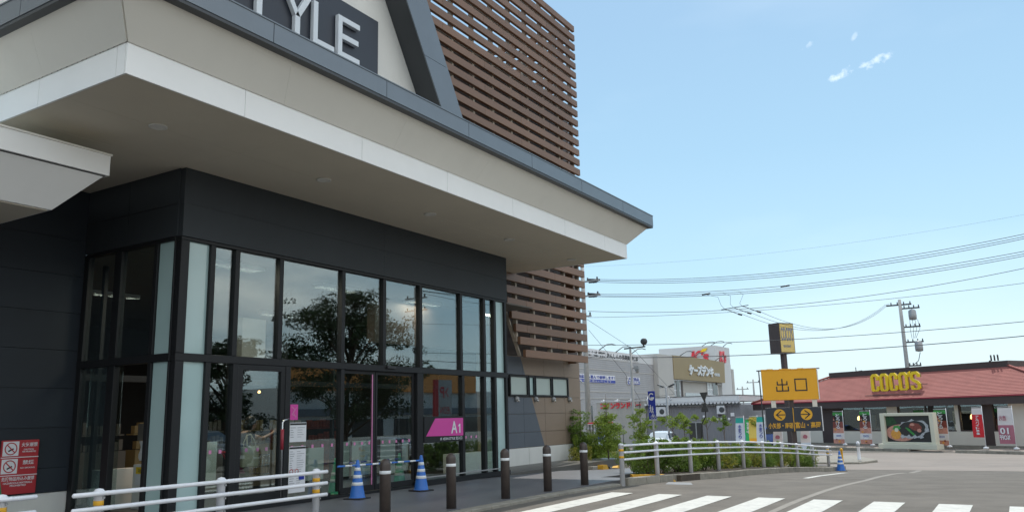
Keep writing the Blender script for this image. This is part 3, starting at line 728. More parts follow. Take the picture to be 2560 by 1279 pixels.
sb = MB(); sb.box((6.2, 11.50, 7.9), (13.23, 11.59, 10.43)); board = bevel(sb.build('sign_board', 'navy', store), .01)
board['label'] = 'dark navy board with raised white letters STYLE'
LY = 11.42; zb_, zt_ = 9.05, 9.99
def letter(polys, depth=.10):
    m_ = MB()
    for q in polys: m_.prism(q, (0, LY, 0), X_, Z_, -.072, .03)
    return bevel(m_.build('letter', 'letterwhite', board), .006, 1)
def rect(x0, x1, z0, z1): return [(x0, z0), (x1, z0), (x1, z1), (x0, z1)]
tk = .125
letter([rect(11.83, 11.83+tk, zb_, zt_), rect(11.83+tk, 12.50, zt_-tk, zt_), rect(11.83+tk, 12.46, 9.47, 9.47+tk), rect(11.83+tk, 12.50, zb_, zb_+tk)])
letter([rect(11.11, 11.11+tk, zb_, zt_), rect(11.11+tk, 11.72, zb_, zb_+tk)])
letter([rect(10.61, 10.61+tk+.01, zb_, 9.44), [(10.61, 9.44), (10.61+tk+.01, 9.44), (10.42, zt_), (10.27, zt_)], [(10.61, 9.44), (10.61+tk+.01, 9.44), (11.06, zt_), (10.91, zt_)]])
letter([rect(9.64, 9.64+tk+.01, zb_, zt_-tk), rect(9.36, 10.06, zt_-tk, zt_)])
m_ = MB(); m_.stroke([(9.02, 9.84), (8.92, 9.92), (8.72, 9.93), (8.60, 9.84), (8.60, 9.68), (8.72, 9.56), (8.92, 9.48), (9.03, 9.36), (9.02, 9.20), (8.90, 9.11), (8.70, 9.11), (8.56, 9.22)], tk, (0, LY, 0), X_, Z_, -.072, .03); m_.build('letter', 'letterwhite', board)
# --- louvre screen
zs = [3.32+.372*k for k in range(34)]
def lx(z): return max(13.2, 21.18-.61*(z-3.2)) if z > 3.4 else 21.18
sl_ = MB()
for k, z in enumerate(zs):
    xa = lx(z); xb = 25.4
    cuts = [xa]+[x for x in (17.1, 21.3) if xa+.4 < x]+[xb]
    if k % 2: cuts = [xa]+[x for x in (15.0, 19.2, 23.2) if xa+.4 < x]+[xb]
    for a, c in zip(cuts, cuts[1:]): sl_.box((a+.002, 12.50, z-.11), (c-.002, 12.60, z+.12))
screen = bevel(sl_.build('louvre_screen', 'slat', store), .008, 1)
def per_island(m, amt):
    nt = M[m].node_tree; N = nt.nodes.new; L = nt.links.new; b = nt.nodes['Principled BSDF']; src = b.inputs['Base Color'].links[0].from_socket
    g = N('ShaderNodeNewGeometry'); r = N('ShaderNodeMapRange'); r.inputs[3].default_value = 1-amt; r.inputs[4].default_value = 1+amt; L(g.outputs['Random Per Island'], r.inputs[0])
    v = N('ShaderNodeVectorMath'); v.operation = 'SCALE'; L(src, v.inputs[0]); L(r.outputs[0], v.inputs['Scale']); L(v.outputs[0], b.inputs['Base Color'])
per_island('slat', .14); per_island('kerb', .12); per_island('charcoaldark', .10)
s2 = MB()
for z in zs: s2.box((25.25, 12.9, z-.10), (25.40, 17.5, z+.10))
s2.build('side_slats', 'slat', screen)
s3 = MB()
for z in zs[26:]: s3.box((16, 17.5, z-.10), (25.2, 17.62, z+.10))
for x in (16.5, 18.6, 20.7, 22.8, 24.9): s3.box((x, 17.63, 12.5), (x+.1, 17.73, 15.8))
s3.build('rear_slats', 'slat', screen)
x = 25.12
while x > 13.5:
    z0 = 3.3 if x > 21.1 else 3.3+(21.1-x)/.61
    q = MB(); q.box((x-.045, 12.605, max(3.25, z0)), (x+.045, 12.74, 15.72)); q.build('post', 'post', screen); x -= 1.06
for y in (13.6, 14.6, 15.6, 16.6): 
    q = MB(); q.box((25.12, y, 12.0), (25.24, y+.1, 15.7)); q.build('post', 'post', screen)
q = MB(); 
for z in (12.2, 13.7, 15.2): q.box((14, 12.75, z), (25.1, 12.83, z+.09))
q.build('cross_rail', 'post', screen)
# edge trim along the screen's slanting left end
q = MB(); q.prism([(21.14, 3.25), (21.20, 3.25), (19.30, 6.4), (19.24, 6.4)], (0, 12.66, 0), X_, Z_, -.1, 0); q.build('edge_trim', 'post', screen)

# ------------------------------------------------------------------ bollards
def make_bollard():
    t = thing('bollard', 'x', 'bollard', group='brown bollards along the pavement edge')
    b = MB(); r = .083
    b.lathe([(r, -.15), (r, .80)]+[(r*math.cos(R(a)), .80+.088*math.sin(R(a))) for a in range(12, 90, 13)]+[(.004, .889)], n=28); b.build('post', 'bollard', t)
    b = MB(); b.lathe([(r+.0005, .672), (r+.0025, .674), (r+.0025, .716), (r+.0005, .718)], n=28); b.build('reflective_band', 'whiteplastic', t)
    b = MB(); b.box((-.012, -r-.004, .765), (.012, -r+.01, .775)); b.build('badge', 'chrome', t)
    return t
b0 = make_bollard()
for i, (x, y, lb) in enumerate([(9.62, 8.16, 'brown bollard cut by the bottom edge of the photo, beside the blue cone'), (11.34, 8.2, 'brown bollard between the two blue cones and the magenta sign'), (13.03, 8.2, 'brown bollard in front of the right end of the glass front'),
        (14.54, 8.16, 'brown bollard in front of the concrete plinth of the side wall'), (16.08, 8.12, 'brown bollard farthest from the camera, at the brown wall corner')]):
    o = b0 if i == 0 else dup(b0); place(o, (x, y, 0), .5, lb)

# ------------------------------------------------------------------ pipe guard rails
def guard_rail(label, posts, rail_off, ext, g, banded=(), rails=(.77, .618, .466), ph=.82, pr=.05, side=-1):
    """posts: list of (x, y)"""
    x0, y0 = posts[0]; t = thing('guard_rail', label, 'guard rail', (x0, y0, g(x0)), 'white pipe guard rails')
    pts = [Vector((x, y, g(x))) for x, y in posts]
    for i, p in enumerate(pts):
        b = MB(); b.lathe([(pr, -.2), (pr, ph-.045), (pr+.006, ph-.043), (pr+.006, ph-.03), (pr*.75, ph-.008), (.005, ph)], p, 18)
        q = b.build('post', 'railwhite', t)
        if i in banded:
            k = MB()
            for z in (.68, .53): k.lathe([(pr+.001, z-.035), (pr+.002, z-.034), (pr+.002, z+.012), (pr+.001, z+.013)], p, 18)
            k.build('reflective_band', 'amber', q)
        if pr < .055:
            for z in rails:
                k = MB(); k.lathe([(.014, -pr-.014), (.014, pr+.012), (.006, pr+.016)], p+Vector((.02, 0, z-.045)), 8, 'Y'); k.build('bolt', 'galv', q)
    d0 = (pts[0]-pts[1]).normalized(); d1 = (pts[-1]-pts[-2]).normalized()
    for z in rails:
        P = [pts[0]+d0*ext[0]]+pts+[pts[-1]+d1*ext[1]]
        P = [p+Vector((0, side*(pr+.022), z)) for p in P]
        b = MB(); b.tube([P[0]+d0*.012]+P+[P[-1]+d1*.012], [.012]+[.0245]*len(P)+[.012], 12); r = b.build('rail', 'railwhite', t)
        k = MB()
        for p in P[1:-1]:
            for s in (-.10, .10):
                pass
            k.tube([p+Vector((.05, 0, 0)), p+Vector((.06, 0, 0))], .0262, 12)
            k.tube([p+Vector((.12, 0, 0)), p+Vector((.13, 0, 0))], .0262, 12)
        k.build('joint_ring', 'railwhite', r)
    return t
guard_rail('white pipe guard rail nearest the camera, in front of the glass corner', [(5.30, 8.42), (6.87, 8.42), (8.47, 8.42)], .07, (.32, .12), lambda x: 0, banded=(0, 2))
guard_rail('short end of a white guard rail at the lower left corner of the photo', [(4.50, 8.78), (2.9, 8.78), (1.3, 8.78)], .07, (.30, .2), lambda x: 0, banded=(0,))
fp = [(17.15, 7.72), (19.12, 7.68), (21.1, 7.54), (23.05, 7.42), (25.0, 7.28), (26.75, 7.15), (28.6, 7.05), (30.6, 6.98), (32.6, 6.86), (34.9, 6.77)]
guard_rail('long white guard rail along the kerb in front of the green shrubs', fp, .07, (.02, .25), gf, banded=(0, 9), pr=.056)

# ------------------------------------------------------------------ traffic cones
def make_cone(c, bandm, nb=3, base='rubber'):
    t = thing('traffic_cone', 'x', 'traffic cone')
    H = .72
    rad = lambda z: .148-(.148-.026)*(z-.03)/(H-.03)
    b = MB(); b.lathe([(.165, .028), (.15, .034)]+[(rad(z), z) for z in (.05, .2, .4, .6, .70)]+[(.02, .72), (.004, .722)], n=24); body = b.build('cone_body', c, t)
    for k in range(nb):
        z0 = .25+.135*k; z1 = z0+.06
        q = MB(); q.lathe([(rad(z0)+.001, z0), (rad(z0)+.003, z0+.001), (rad(z1)+.003, z1-.001), (rad(z1)+.001, z1)], n=24); q.build('reflective_band', bandm, t)
    b = MB(); b.box((-.19, -.19, 0), (.19, .19, .028)); bevel(b.build('base', base, t), .012)
    return t
cb = make_cone('blueplastic', 'whiteplastic'); cb['group'] = 'blue cones'
def foot(o, off=.03, m='blueplastic'):
    b = MB(); x, y, z = o.location; b.box((x-.20, y-.20, z), (x+.20, y+.20, z+.010)); return b.build('base_edge', m, o)
place(cb, (12.10, 10.95, .0), R(8), 'blue traffic cone with white bands, left end of the striped bar'); 
c_ = dup(cb); place(c_, (13.85, 10.78, .0), R(-12), 'blue traffic cone with white bands, right end of the striped bar by the doors')
c_ = dup(cb); place(c_, (33.9, 6.15, gr(33.9)), R(20), 'blue traffic cone on the road past the far end of the guard rail', 1.05)
cg = make_cone('greenplastic', 'frostedin', 2); cg['group'] = 'green cones behind the glass'
place(cg, (14.45, 11.85, .01), R(5), 'green striped cone inside, behind the sliding doors')
c_ = dup(cg); place(c_, (12.5, 11.9, .01), R(5), 'green striped cone inside, left of the sliding doors')
c_ = dup(cg); place(c_, (6.93, 13.7, .01), R(5), 'green striped cone at the left edge beside the red sign')
def striped_bar(label, A, B, cat='bar', m1='blueplastic', m2='whiteplastic', n=13, grp=None):
    A, B = Vector(A), Vector(B); t = thing('cone_bar', label, cat, A, grp)
    for i in range(n):
        b = MB(); b.tube([A.lerp(B, i/n), A.lerp(B, (i+1)/n)], .018, 10); b.build('stripe', (m1, m2)[i % 2], t)
    b = MB()
    for P, s in ((A, .13), (B, -.02)):
        d = (B-A).normalized(); c = P+d*(.5 if P is A else -.0); 
    ring = [(math.cos(a*math.pi/8)*.048, math.sin(a*math.pi/8)*.048) for a in range(16)]
    e = Vector((B.x, B.y, B.z)); b.tube([e+Vector((x, y, 0)) for x, y in ring+[ring[0]]], .007, 6); b.build('ring', 'blueplastic', t)
    return t
striped_bar('blue and white striped bar resting on the two blue cones', (11.60, 10.99, .625), (13.85, 10.78, .615))
striped_bar('second blue and white bar seen just behind the glass doors', (12.5, 11.9, .61), (14.45, 11.85, .61), m1='royal', n=11)

# ------------------------------------------------------------------ signs at the store
t = thing('prohibition_sign', 'red and white triple prohibition notice on the dark wall at left', 'sign', (7.45, 14.1, .9))
b = MB(); b.box((7.15, 14.10, .42), (7.75, 14.14, 1.28)); bevel(b.build('board', 'red', t), .01)
def sq(name, m, x0, x1, z0, z1, y, parent, th=.004):
    q = MB(); q.box((x0, y-th, z0), (x1, y, z1)); return q.build(name, m, parent)
for z in (1.005, .72): sq('divider', 'paper', 7.15, 7.75, z-.006, z+.006, 14.1, t)
for zc in (1.145, .865):
    pc = sq('pictogram_plate', 'paper', 7.17, 7.42, zc-.115, zc+.115, 14.1, t)
    r = MB(); r.stroke(arc(7.295, zc, .092, 0, 342, 19), .016, (0, 14.095, 0), X_, Z_, 0, .003, closed=True); r.stroke([(7.23, zc+.065), (7.36, zc-.065)], .016, (0, 14.095, 0), X_, Z_, 0, .0035); r.build('prohibition_ring', 'red', pc)
    r = MB(); r.prism([(7.25, zc-.03), (7.33, zc+.01), (7.34, zc-.01), (7.26, zc-.05)], (0, 14.0945, 0), X_, Z_, 0, .002); r.build('flame' if zc > 1 else 'cigarette', 'black', pc)
for s, x, z, wd, ht in (('火気厳禁', 7.46, 1.17, .26, .07), ('CAUTION', 7.50, 1.115, .16, .025), ('FIRE PROHIBITED', 7.48, 1.08, .22, .025), ('禁煙', 7.50, .885, .18, .07), ('NO SMOKING', 7.47, .82, .23, .025), ('危険物品持込み厳禁', 7.19, .635, .52, .065), ('HAZARDOUS MATERIALS', 7.22, .585, .46, .03), ('PROHIBITED', 7.33, .545, .25, .028)):
    text('lettering', s, (x, 14.097, z), X_, Z_, wd, ht, .002, 'paper', t, bold=.01)
# door sign A1
t = thing('entrance_sign', 'magenta slanted door sign reading A1 on the glass right of the doors', 'sign', (15.5, 11.43, 1.2))
sq('backing', 'frame', 14.79, 16.28, .93, 1.51, 11.43, t, .012)
b = MB(); b.prism([(14.85, 1.075), (16.29, 1.055), (16.29, 1.465), (15.19, 1.465)], (0, 11.415, 0), X_, Z_, 0, .004); b.build('magenta_panel', 'magenta', t)
text('lettering', 'A', (15.80, 11.408, 1.115), X_, Z_, .24, .28, .003, 'letterwhite', t, bold=.015); q = MB(); q.prism([(16.13, 1.12), (16.17, 1.12), (16.17, 1.33), (16.14, 1.33), (16.09, 1.29), (16.09, 1.26), (16.13, 1.285)], (0, 11.411, 0), X_, Z_, 0, .003); q.build('lettering', 'letterwhite', t)
text('lettering', '1F ÆON STYLE 北入口', (15.38, 11.413, .965), X_, Z_, .86, .075, .003, 'letterwhite', t, bold=.006)
# posters taped to the glass
def poster(label, x0, x1, z0, z1, head, lines):
    t = thing('notice_sheet', label, 'notice', ((x0+x1)/2, 11.44, z0), 'white notices on the glass')
    sq('sheet', 'paper', x0, x1, z0, z1, 11.462, t, .003)
    sq('heading', 'black', x0+.005, x1-.005, z1-.045, z1-.01, 11.4585, t, .002)
    q = MB()
    for i in range(lines):
        z = z1-.09-i*(z1-z0-.14)/lines
        q.box((x0+.02, 11.455, z-.007), (x0+.06+random.random()*.09, 11.4585, z+.003)); q.box((x0+.19, 11.455, z-.006), (x0+.26+random.random()*.12, 11.4585, z+.002))
    q.build('print', 'greytext', t); return t
poster('upper white notice with black heading on the glass beside the door', 10.83, 11.24, 1.10, 1.45, 1, 5)
p2 = poster('tall lower white notice with red rings and a blue mark on the glass', 10.83, 11.24, .20, 1.02, 1, 17)
r = MB()
for x in (10.89, 11.02): r.stroke(arc(x, .575, .04, 0, 345, 15), .012, (0, 11.455, 0), X_, Z_, 0, .003, closed=True)
r.build('red_ring', 'red', p2); sq('blue_mark', 'royal', 11.08, 11.21, .42, .48, 11.456, p2)
t = thing('magenta_sticker', 'small magenta event sticker on the glass above the white notices', 'sticker', (10.9, 11.44, 1.6)); sq('film', 'magenta', 10.83, 11.02, 1.5, 1.78, 11.462, t, .002)
r = MB(); r.stroke([(10.86, 1.74), (10.95, 1.68), (10.88, 1.6), (10.98, 1.56)], .015, (0, 11.459, 0), X_, Z_, 0, .003); r.stroke([(10.98, 1.72), (10.90, 1.64), (10.97, 1.54)], .012, (0, 11.459, 0), X_, Z_, 0, .003); r.build('print', 'pink', t)
t = thing('parcel_locker', 'white cabinet with yellow notice just inside the left glass', 'cabinet', (9.6, 13.6, 0))
b = MB(); b.box((9.3, 13.3, 0), (10.1, 13.8, .78)); bevel(b.build('cabinet', 'plinth', t), .015)
b = MB(); b.box((9.285, 13.32, .42), (9.298, 13.7, .76)); s_ = b.build('notice', 'paper', t)
b = MB(); b.box((9.278, 13.34, .62), (9.284, 13.68, .74)); b.build('yellow_heading', 'yellow', t)
text('lettering', '注意', (9.277, 13.62, .645), -Y_, Z_, .2, .06, .002, 'black', t, bold=.02)
t = thing('plastic_bags', 'white plastic bags hanging above the cabinet inside the left glass', 'bags', (9.7, 13.5, .9))
for k in range(2):
    rows = [[(9.45+.0*i, 13.40+.26*k+.2*(j/6)+.03*math.sin(i*1.3+j), .84+.35*i/6) for j in range(7)] for i in range(7)]
    rows2 = [[(x+.10+.05*math.sin(j*2.1+i), y, z) for j, (x, y, z) in enumerate(r_)] for i, r_ in enumerate(rows)]
    b = MB(); b.grid(rows); b.grid(rows2); b.build('bag', 'paper', t)
b = MB(); b.box((9.42, 13.3, 1.2), (9.46, 13.9, 1.5)); b.build('holder', 'interior', t)

# ------------------------------------------------------------------ the shopper behind the door
def skinned(name, pts, edges, radii, m, parent, sub=2, smooth=True):
    """continuous surface grown round a skeleton; returns a plain mesh child"""
    me = bpy.data.meshes.new(name); me.from_pydata(pts, edges, []); o = bpy.data.objects.new(name, me); col.objects.link(o)
    sk = o.modifiers.new('s', 'SKIN'); sk.use_smooth_shade = smooth
    lay = me.skin_vertices[0].data
    for i, r in enumerate(radii):
        r = r if isinstance(r, tuple) else (r, r); lay[i].radius = r
    lay[0].use_root = True
    su = o.modifiers.new('u', 'SUBSURF'); su.levels = sub; su.render_levels = sub
    dg = bpy.context.evaluated_depsgraph_get(); m2 = bpy.data.meshes.new_from_object(o.evaluated_get(dg)); bpy.data.objects.remove(o)
    m2.name = name; m2.materials.clear(); m2.materials.append(M[m])
    for p in m2.polygons: p.use_smooth = True
    n = bpy.data.objects.new(name, m2); col.objects.link(n); n.parent = parent; return n
def ellip(mb, c, rx, ry, rz, n=16, tilt=0., cut=None):
    c = Vector(c); rows = []
    for i in range(n+1):
        ph = -90+180*i/n; row = []
        for k in range(n+1):
            t_ = 2*math.pi*k/n; x = rx*math.cos(R(ph))*math.cos(t_); y = ry*math.cos(R(ph))*math.sin(t_); z = rz*math.sin(R(ph))
            v = Vector((x, y, z)); v.rotate(Matrix.Rotation(tilt, 3, 'Y')); row.append(c+v)
        rows.append(row)
    mb.grid(rows); return mb
def shopper():
    # faces +X, leans forward, right arm stretched out to the door
    t = thing('person', 'woman in black top with canvas shoulder bag reaching out behind the glass door', 'person', (0, 0, 0))
    V = [(0, 0, .86), (.03, 0, 1.0), (.09, 0, 1.14), (.13, 0, 1.245), (.19, 0, 1.31), (.225, 0, 1.36),              # 0 pelvis 1 waist 2 chest 3 upper chest 4 neck 5 skull base
         (.12, -.15, 1.235), (.34, -.20, 1.16), (.56, -.20, 1.25), (.62, -.20, 1.285),                                # 6 r shoulder 7 elbow 8 wrist 9 palm
         (.12, .15, 1.235), (.14, .20, 1.0), (.30, .17, .86), (.35, .16, .85),                                        # 10 l shoulder ...
         (.0, -.085, .82), (.10, -.09, .46), (.02, -.09, .08), (.13, -.09, .035),                                     # 14 r hip knee ankle toe
         (.0, .085, .82), (-.02, .09, .46), (-.14, .09, .09), (-.03, .09, .035)]
    E_ = [(0, 1), (1, 2), (2, 3), (3, 4), (4, 5), (3, 6), (6, 7), (7, 8), (8, 9), (3, 10), (10, 11), (11, 12), (12, 13), (0, 14), (14, 15), (15, 16), (16, 17), (0, 18), (18, 19), (19, 20), (20, 21)]
    Rr = [(.13, .11), (.105, .095), (.115, .10), (.10, .08), .045, .045, .052, .038, .026, (.034, .018), .052, .038, .026, (.034, .018), .085, .055, .036, .03, .085, .055, .036, .03]
    # fingers of the raised right hand, curled over the door pull
    def fingers(base, d, up, side):
        i0 = len(V)
        for k, (off, ln) in enumerate(((-.026, .060), (-.009, .068), (.009, .064), (.026, .050))):
            a = Vector(base)+Vector(up)*off*-1; b_ = a+Vector(d)*ln*.55+Vector(side)*.006; c_ = b_+Vector(d)*ln*.25+Vector(side)*ln*.45; n0 = len(V)
            V.extend([tuple(a), tuple(b_), tuple(c_)]); E_.extend([(9 if base[1] < 0 else 13, n0), (n0, n0+1), (n0+1, n0+2)]); Rr.extend([.0095, .009, .0075])
        a = Vector(base)+Vector(up)*.02-Vector(d)*.03; b_ = a+Vector(up)*.022+Vector(d)*.015; c_ = b_+Vector(d)*.028+Vector(side)*.01; n0 = len(V)
        V.extend([tuple(a), tuple(b_), tuple(c_)]); E_.extend([(9 if base[1] < 0 else 13, n0), (n0, n0+1), (n0+1, n0+2)]); Rr.extend([.012, .011, .008])
    fingers((.655, -.20, 1.30), (.93, 0, .36), (-.36, 0, .93), (0, -1, 0)); fingers((.385, .16, .845), (.98, 0, -.1), (.1, 0, .98), (0, -1, 0))
    body = skinned('body', V, E_, Rr, 'skin', t)
    h = MB(); ellip(h, (.262, 0, 1.445), .092, .074, .112, 16, R(14)); ellip(h, (.300, 0, 1.395), .052, .048, .058, 12, R(14))
    ellip(h, (.362, 0, 1.428), .018, .011, .022, 8, R(-20)); ellip(h, (.346, 0, 1.392), .012, .022, .006, 8); ellip(h, (.255, -.075, 1.435), .018, .008, .026, 8); ellip(h, (.255, .075, 1.435), .018, .008, .026, 8)
    h.build('head', 'skin', t)
    e = MB()
    for s in (-1, 1): ellip(e, (.343, s*.028, 1.455), .007, .012, .006, 8); ellip(e, (.345, s*.03, 1.478), .006, .016, .004, 8)
    e.build('eyes', 'hair', t); e = MB(); ellip(e, (.352, 0, 1.388), .007, .019, .004, 8); e.build('lips', 'magenta', t)
    q = MB(); ellip(q, (.232, 0, 1.480), .105, .092, .108, 16, R(20)); ellip(q, (.185, 0, 1.41), .075, .085, .10, 14); ellip(q, (.135, 0, 1.40), .045, .04, .07, 10, R(30)); q.build('hair', 'hair', t)
    # clothes follow the body with a little ease
    skinned('top', [(.01, 0, .90), (.035, 0, 1.0), (.09, 0, 1.14), (.125, 0, 1.235), (.12, -.15, 1.235), (.21, -.175, 1.195), (.12, .15, 1.235), (.128, .19, 1.12), (.165, 0, 1.275)],
        [(0, 1), (1, 2), (2, 3), (3, 4), (4, 5), (3, 6), (6, 7), (3, 8)], [(.145, .125), (.122, .11), (.13, .115), (.115, .095), .068, .055, .068, .055, .055], 'blackcloth', t)
    q = MB(); rows = []
    for i, (z, r, x) in enumerate(((.98, .125, .02), (.90, .15, .01), (.78, .165, .0), (.66, .175, .01), (.58, .185, .01))):
        rows.append([(x+r*(1+.05*math.sin(k*2.4+i))*math.cos(k*math.pi/12), r*.86*math.sin(k*math.pi/12), z) for k in range(25)])
    q.grid(rows); q.build('skirt', 'floral', t)
    skinned('trousers', [(0, 0, .80), (.0, -.085, .76), (.10, -.09, .46), (.02, -.09, .10), (.0, .085, .76), (-.02, .09, .46), (-.13, .09, .12)], [(0, 1), (1, 2), (2, 3), (0, 4), (4, 5), (5, 6)], [.12, .10, .085, .085, .10, .085, .085], 'khaki', t)
    q = MB()
    for x, y in ((.08, -.09), (-.08, .09)): ellip(q, (x, y, .035), .115, .045, .04, 12)
    q.build('shoes', 'tyre', t)
    t.location = (10.24, 12.10, .01)
    # bag
    g = thing('tote_bag', 'beige canvas tote bag hanging from the shoulder of the woman', 'bag', (10.14, 11.86, .70))
    rows = []
    prof = [(0, .035), (.04, .055), (.18, .06), (.30, .05), (.355, .035)]
    for z, th_ in prof:
        w_ = .185+.01*math.sin(z*20); ring = []
        for k in range(24):
            a = 2*math.pi*k/24; cx_, cy_ = math.cos(a), math.sin(a)
            ring.append((10.14+w_*math.copysign(abs(cx_)**.35, cx_), 11.86+(th_+.006*math.sin(k*1.9+z*17))*math.copysign(abs(cy_)**.6, cy_), .70+z))
        rows.append(ring+[ring[0]])
    q = MB(); q.grid(rows); base = len(q.v); q.v += [Vector(p) for p in rows[0][:-1]]; q.f.append(list(range(base, base+24))); q.sm.append(False); q.build('bag_body', 'tote', g)
    for y in (11.815, 11.905):
        q = MB(); q.tube([(10.04, y, 1.0), (10.05, y+.02, 1.12), (10.10, 11.90, 1.25), (10.19, 11.90, 1.26), (10.235, y+.02, 1.12), (10.24, y, 1.0)], .011, 6); q.build('strap', 'tote', g)
    g.location.x += .13
    # red cart beside her legs
    c = thing('shopping_cart', 'red handled shopping cart half hidden behind the door frame', 'cart', (10.7, 12.35, 0))
    q = MB()
    for z in (.45, .62, .8): q.tube([(10.35, 12.15, z), (11.0, 12.15, z+.08), (11.0, 12.55, z+.08), (10.35, 12.55, z), (10.35, 12.15, z)], .009, 5)
    for k in range(9): q.tube([(10.35+k*.08, 12.15, .45+.01*k), (10.35+k*.08, 12.15, .80+.01*k)], .005, 4)
    q.build('basket', 'chrome', c)
    q = MB(); q.tube([(10.35, 12.15, .80), (10.22, 12.15, .95), (10.22, 12.55, .95), (10.35, 12.55, .80)], .02, 8); q.build('handle', 'redgloss', c)
    q = MB(); q.tube([(10.35, 12.15, .5), (10.45, 12.15, .12), (11.0, 12.15, .14)], .014, 6); q.tube([(10.35, 12.55, .5), (10.45, 12.55, .12), (11.0, 12.55, .14)], .014, 6); q.build('frame', 'redgloss', c)
    for x, y in ((10.47, 12.15), (10.98, 12.15), (10.47, 12.55), (10.98, 12.55)): q = MB(); q.lathe([(.02, -.015), (.055, -.012), (.055, .012), (.02, .015)], (x, y, .07), 12, 'Y'); q.build('wheel', 'tyre', c)
shopper()

# ------------------------------------------------------------------ foliage
def leaves(n, fn, size, seed, mb=None):
    rnd = random.Random(seed); b = mb or MB()
    for _ in range(n):
        p, outw = fn(rnd)
        s = size*rnd.uniform(.6, 1.35)
        nrm = Vector((rnd.gauss(0, 1), rnd.gauss(0, 1), rnd.gauss(.5, .8)))+outw*1.0
        nrm.normalize(); a = nrm.orthogonal().normalized(); a.rotate(Matrix.Rotation(rnd.uniform(0, 6.28), 3, nrm)); c = nrm.cross(a)
        L = s; Wd = s*.42
        b.add([p-a*L*.5, p-c*Wd*.5+nrm*s*.08, p+a*L*.5-nrm*s*.12, p+c*Wd*.5+nrm*s*.08], [(0, 1, 2, 3)])
    return b
def blob_fn(blobs):
    tot = sum(q[3] for q in blobs)
    def f(rnd):
        t = rnd.uniform(0, tot)
        for c, rx, rz, wgt in blobs:
            t -= wgt
            if t <= 0: break
        d = Vector((rnd.gauss(0, 1), rnd.gauss(0, 1), rnd.gauss(0, 1))).normalized(); k = rnd.uniform(.35, 1)**.6
        return Vector(c)+Vector((d.x*rx*k, d.y*rx*k, d.z*rz*k)), d
    return f
def make_shrub(seed, m, h=.62, r=.48, n=3000, size=.052):
    rnd = random.Random(seed); t = thing('shrub', 'x', 'shrub'); blobs = []
    for i in range(9):
        a = rnd.uniform(0, 6.28); d = r*rnd.uniform(.0, .75); z = h*rnd.uniform(.2, .78); rr = r*rnd.uniform(.34, .55)
        blobs.append(((d*math.cos(a), d*math.sin(a), z), rr, rr*.85, rr*rr))
    for i in range(6):   # stray shoots
        a = rnd.uniform(0, 6.28); d = r*rnd.uniform(.2, .95); blobs.append(((d*math.cos(a), d*math.sin(a), h*rnd.uniform(.85, 1.12)), .07, .14, .02))
    leaves(n, blob_fn(blobs), size, seed).build('foliage', m, t, recalc=False)
    b = MB()
    for i in range(7):
        a = rnd.uniform(0, 6.28); d = r*.7; b.tube([(0, 0, -.05), (d*.3*math.cos(a), d*.3*math.sin(a), h*.3), (d*math.cos(a), d*math.sin(a), h*.8)], [.014, .01, .004], 5)
    b.build('stem', 'bark', t); return t
shr = [make_shrub(11, 'leaf1'), make_shrub(12, 'leaf2', .58, .52), make_shrub(13, 'leaf3', .55, .5, 1500, .06), make_shrub(14, 'leaf2', .66, .46, 2600, .068)]
spots = []
x = 19.6; i = 0
ordinal = ['first', 'second', 'third', 'fourth', 'fifth', 'sixth', 'seventh', 'eighth', 'ninth', 'tenth', 'eleventh', 'twelfth', 'thirteenth', 'fourteenth', 'fifteenth', 'sixteenth', 'seventeenth', 'eighteenth', 'nineteenth', 'twentieth']
kinds = ['light green', 'dark green', 'yellowish', 'large leaved green']
used = set()
def put_shrub(k, loc, rz, s, label, group):
    src = shr[k]
    if k in used: o = dup(src)
    else: o = src; used.add(k)
    place(o, loc, rz, label, s); o['group'] = group; return o
seq = [3, 3, 1, 0, 3, 2, 1, 0, 2, 1, 0, 1, 2, 0, 1, 2, 1, 0]
row = 0
while x < 35.1:
    k = seq[i % len(seq)]
    put_shrub(k, (x, fy(x)+.50+random.uniform(-.05, .12), gf(x)-.02), random.uniform(0, 6), random.uniform(.92, 1.06)*(1.18 if x < 25 else 1.08 if x < 30 else 1.0), '%s shrub behind the long guard rail, %s from its near end' % (kinds[k], ordinal[i]), 'shrubs behind the long guard rail'); x += .92; i += 1
x = 20.8; i = 0
while x < 35.2:
    k = seq[(i*5+2) % len(seq)]
    put_shrub(k, (x, fy(x)+1.45+random.uniform(-.1, .2), gf(x)+.05), random.uniform(0, 6), random.uniform(.95, 1.12), '%s back row shrub of the fenced bed, %s from the yellow wedge' % (kinds[k], ordinal[i]), 'shrubs in the back row of the bed'); x += 1.15; i += 1
# taller bushes beyond the driveway
bigs = [(24.6, 12.5, 2, 1.25), (25.6, 13.0, 0, 1.9), (26.9, 13.2, 1, 1.8), (28.3, 13.7, 0, 1.9), (29.8, 14.2, 1, 1.9), (31.2, 14.6, 2, 1.7), (32.8, 15.1, 0, 1.9), (34.4, 15.6, 1, 1.9), (36.2, 16.1, 0, 1.8), (38.0, 16.6, 1, 1.7), (26.0, 14.3, 1, 2.2), (28.0, 15.0, 0, 2.1), (30.4, 15.9, 1, 2.1), (33.4, 16.6, 0, 2.0), (36.5, 14.3, 1, 1.4), (38.5, 14.4, 0, 1.4), (40.5, 14.4, 1, 1.4), (42.5, 14.2, 2, 1.3), (40.0, 17.0, 0, 1.5)]
for i, (x, y, k, s) in enumerate(bigs):
    put_shrub(k, (x, y, gr(x)+.15), random.uniform(0, 6), s*(.42 if x > 35 else .60) if x > 25.7 else s*.8, 'tall %s bush beyond the driveway, %s from the brown wall' % (kinds[k], ordinal[i]), 'tall bushes beyond the driveway')
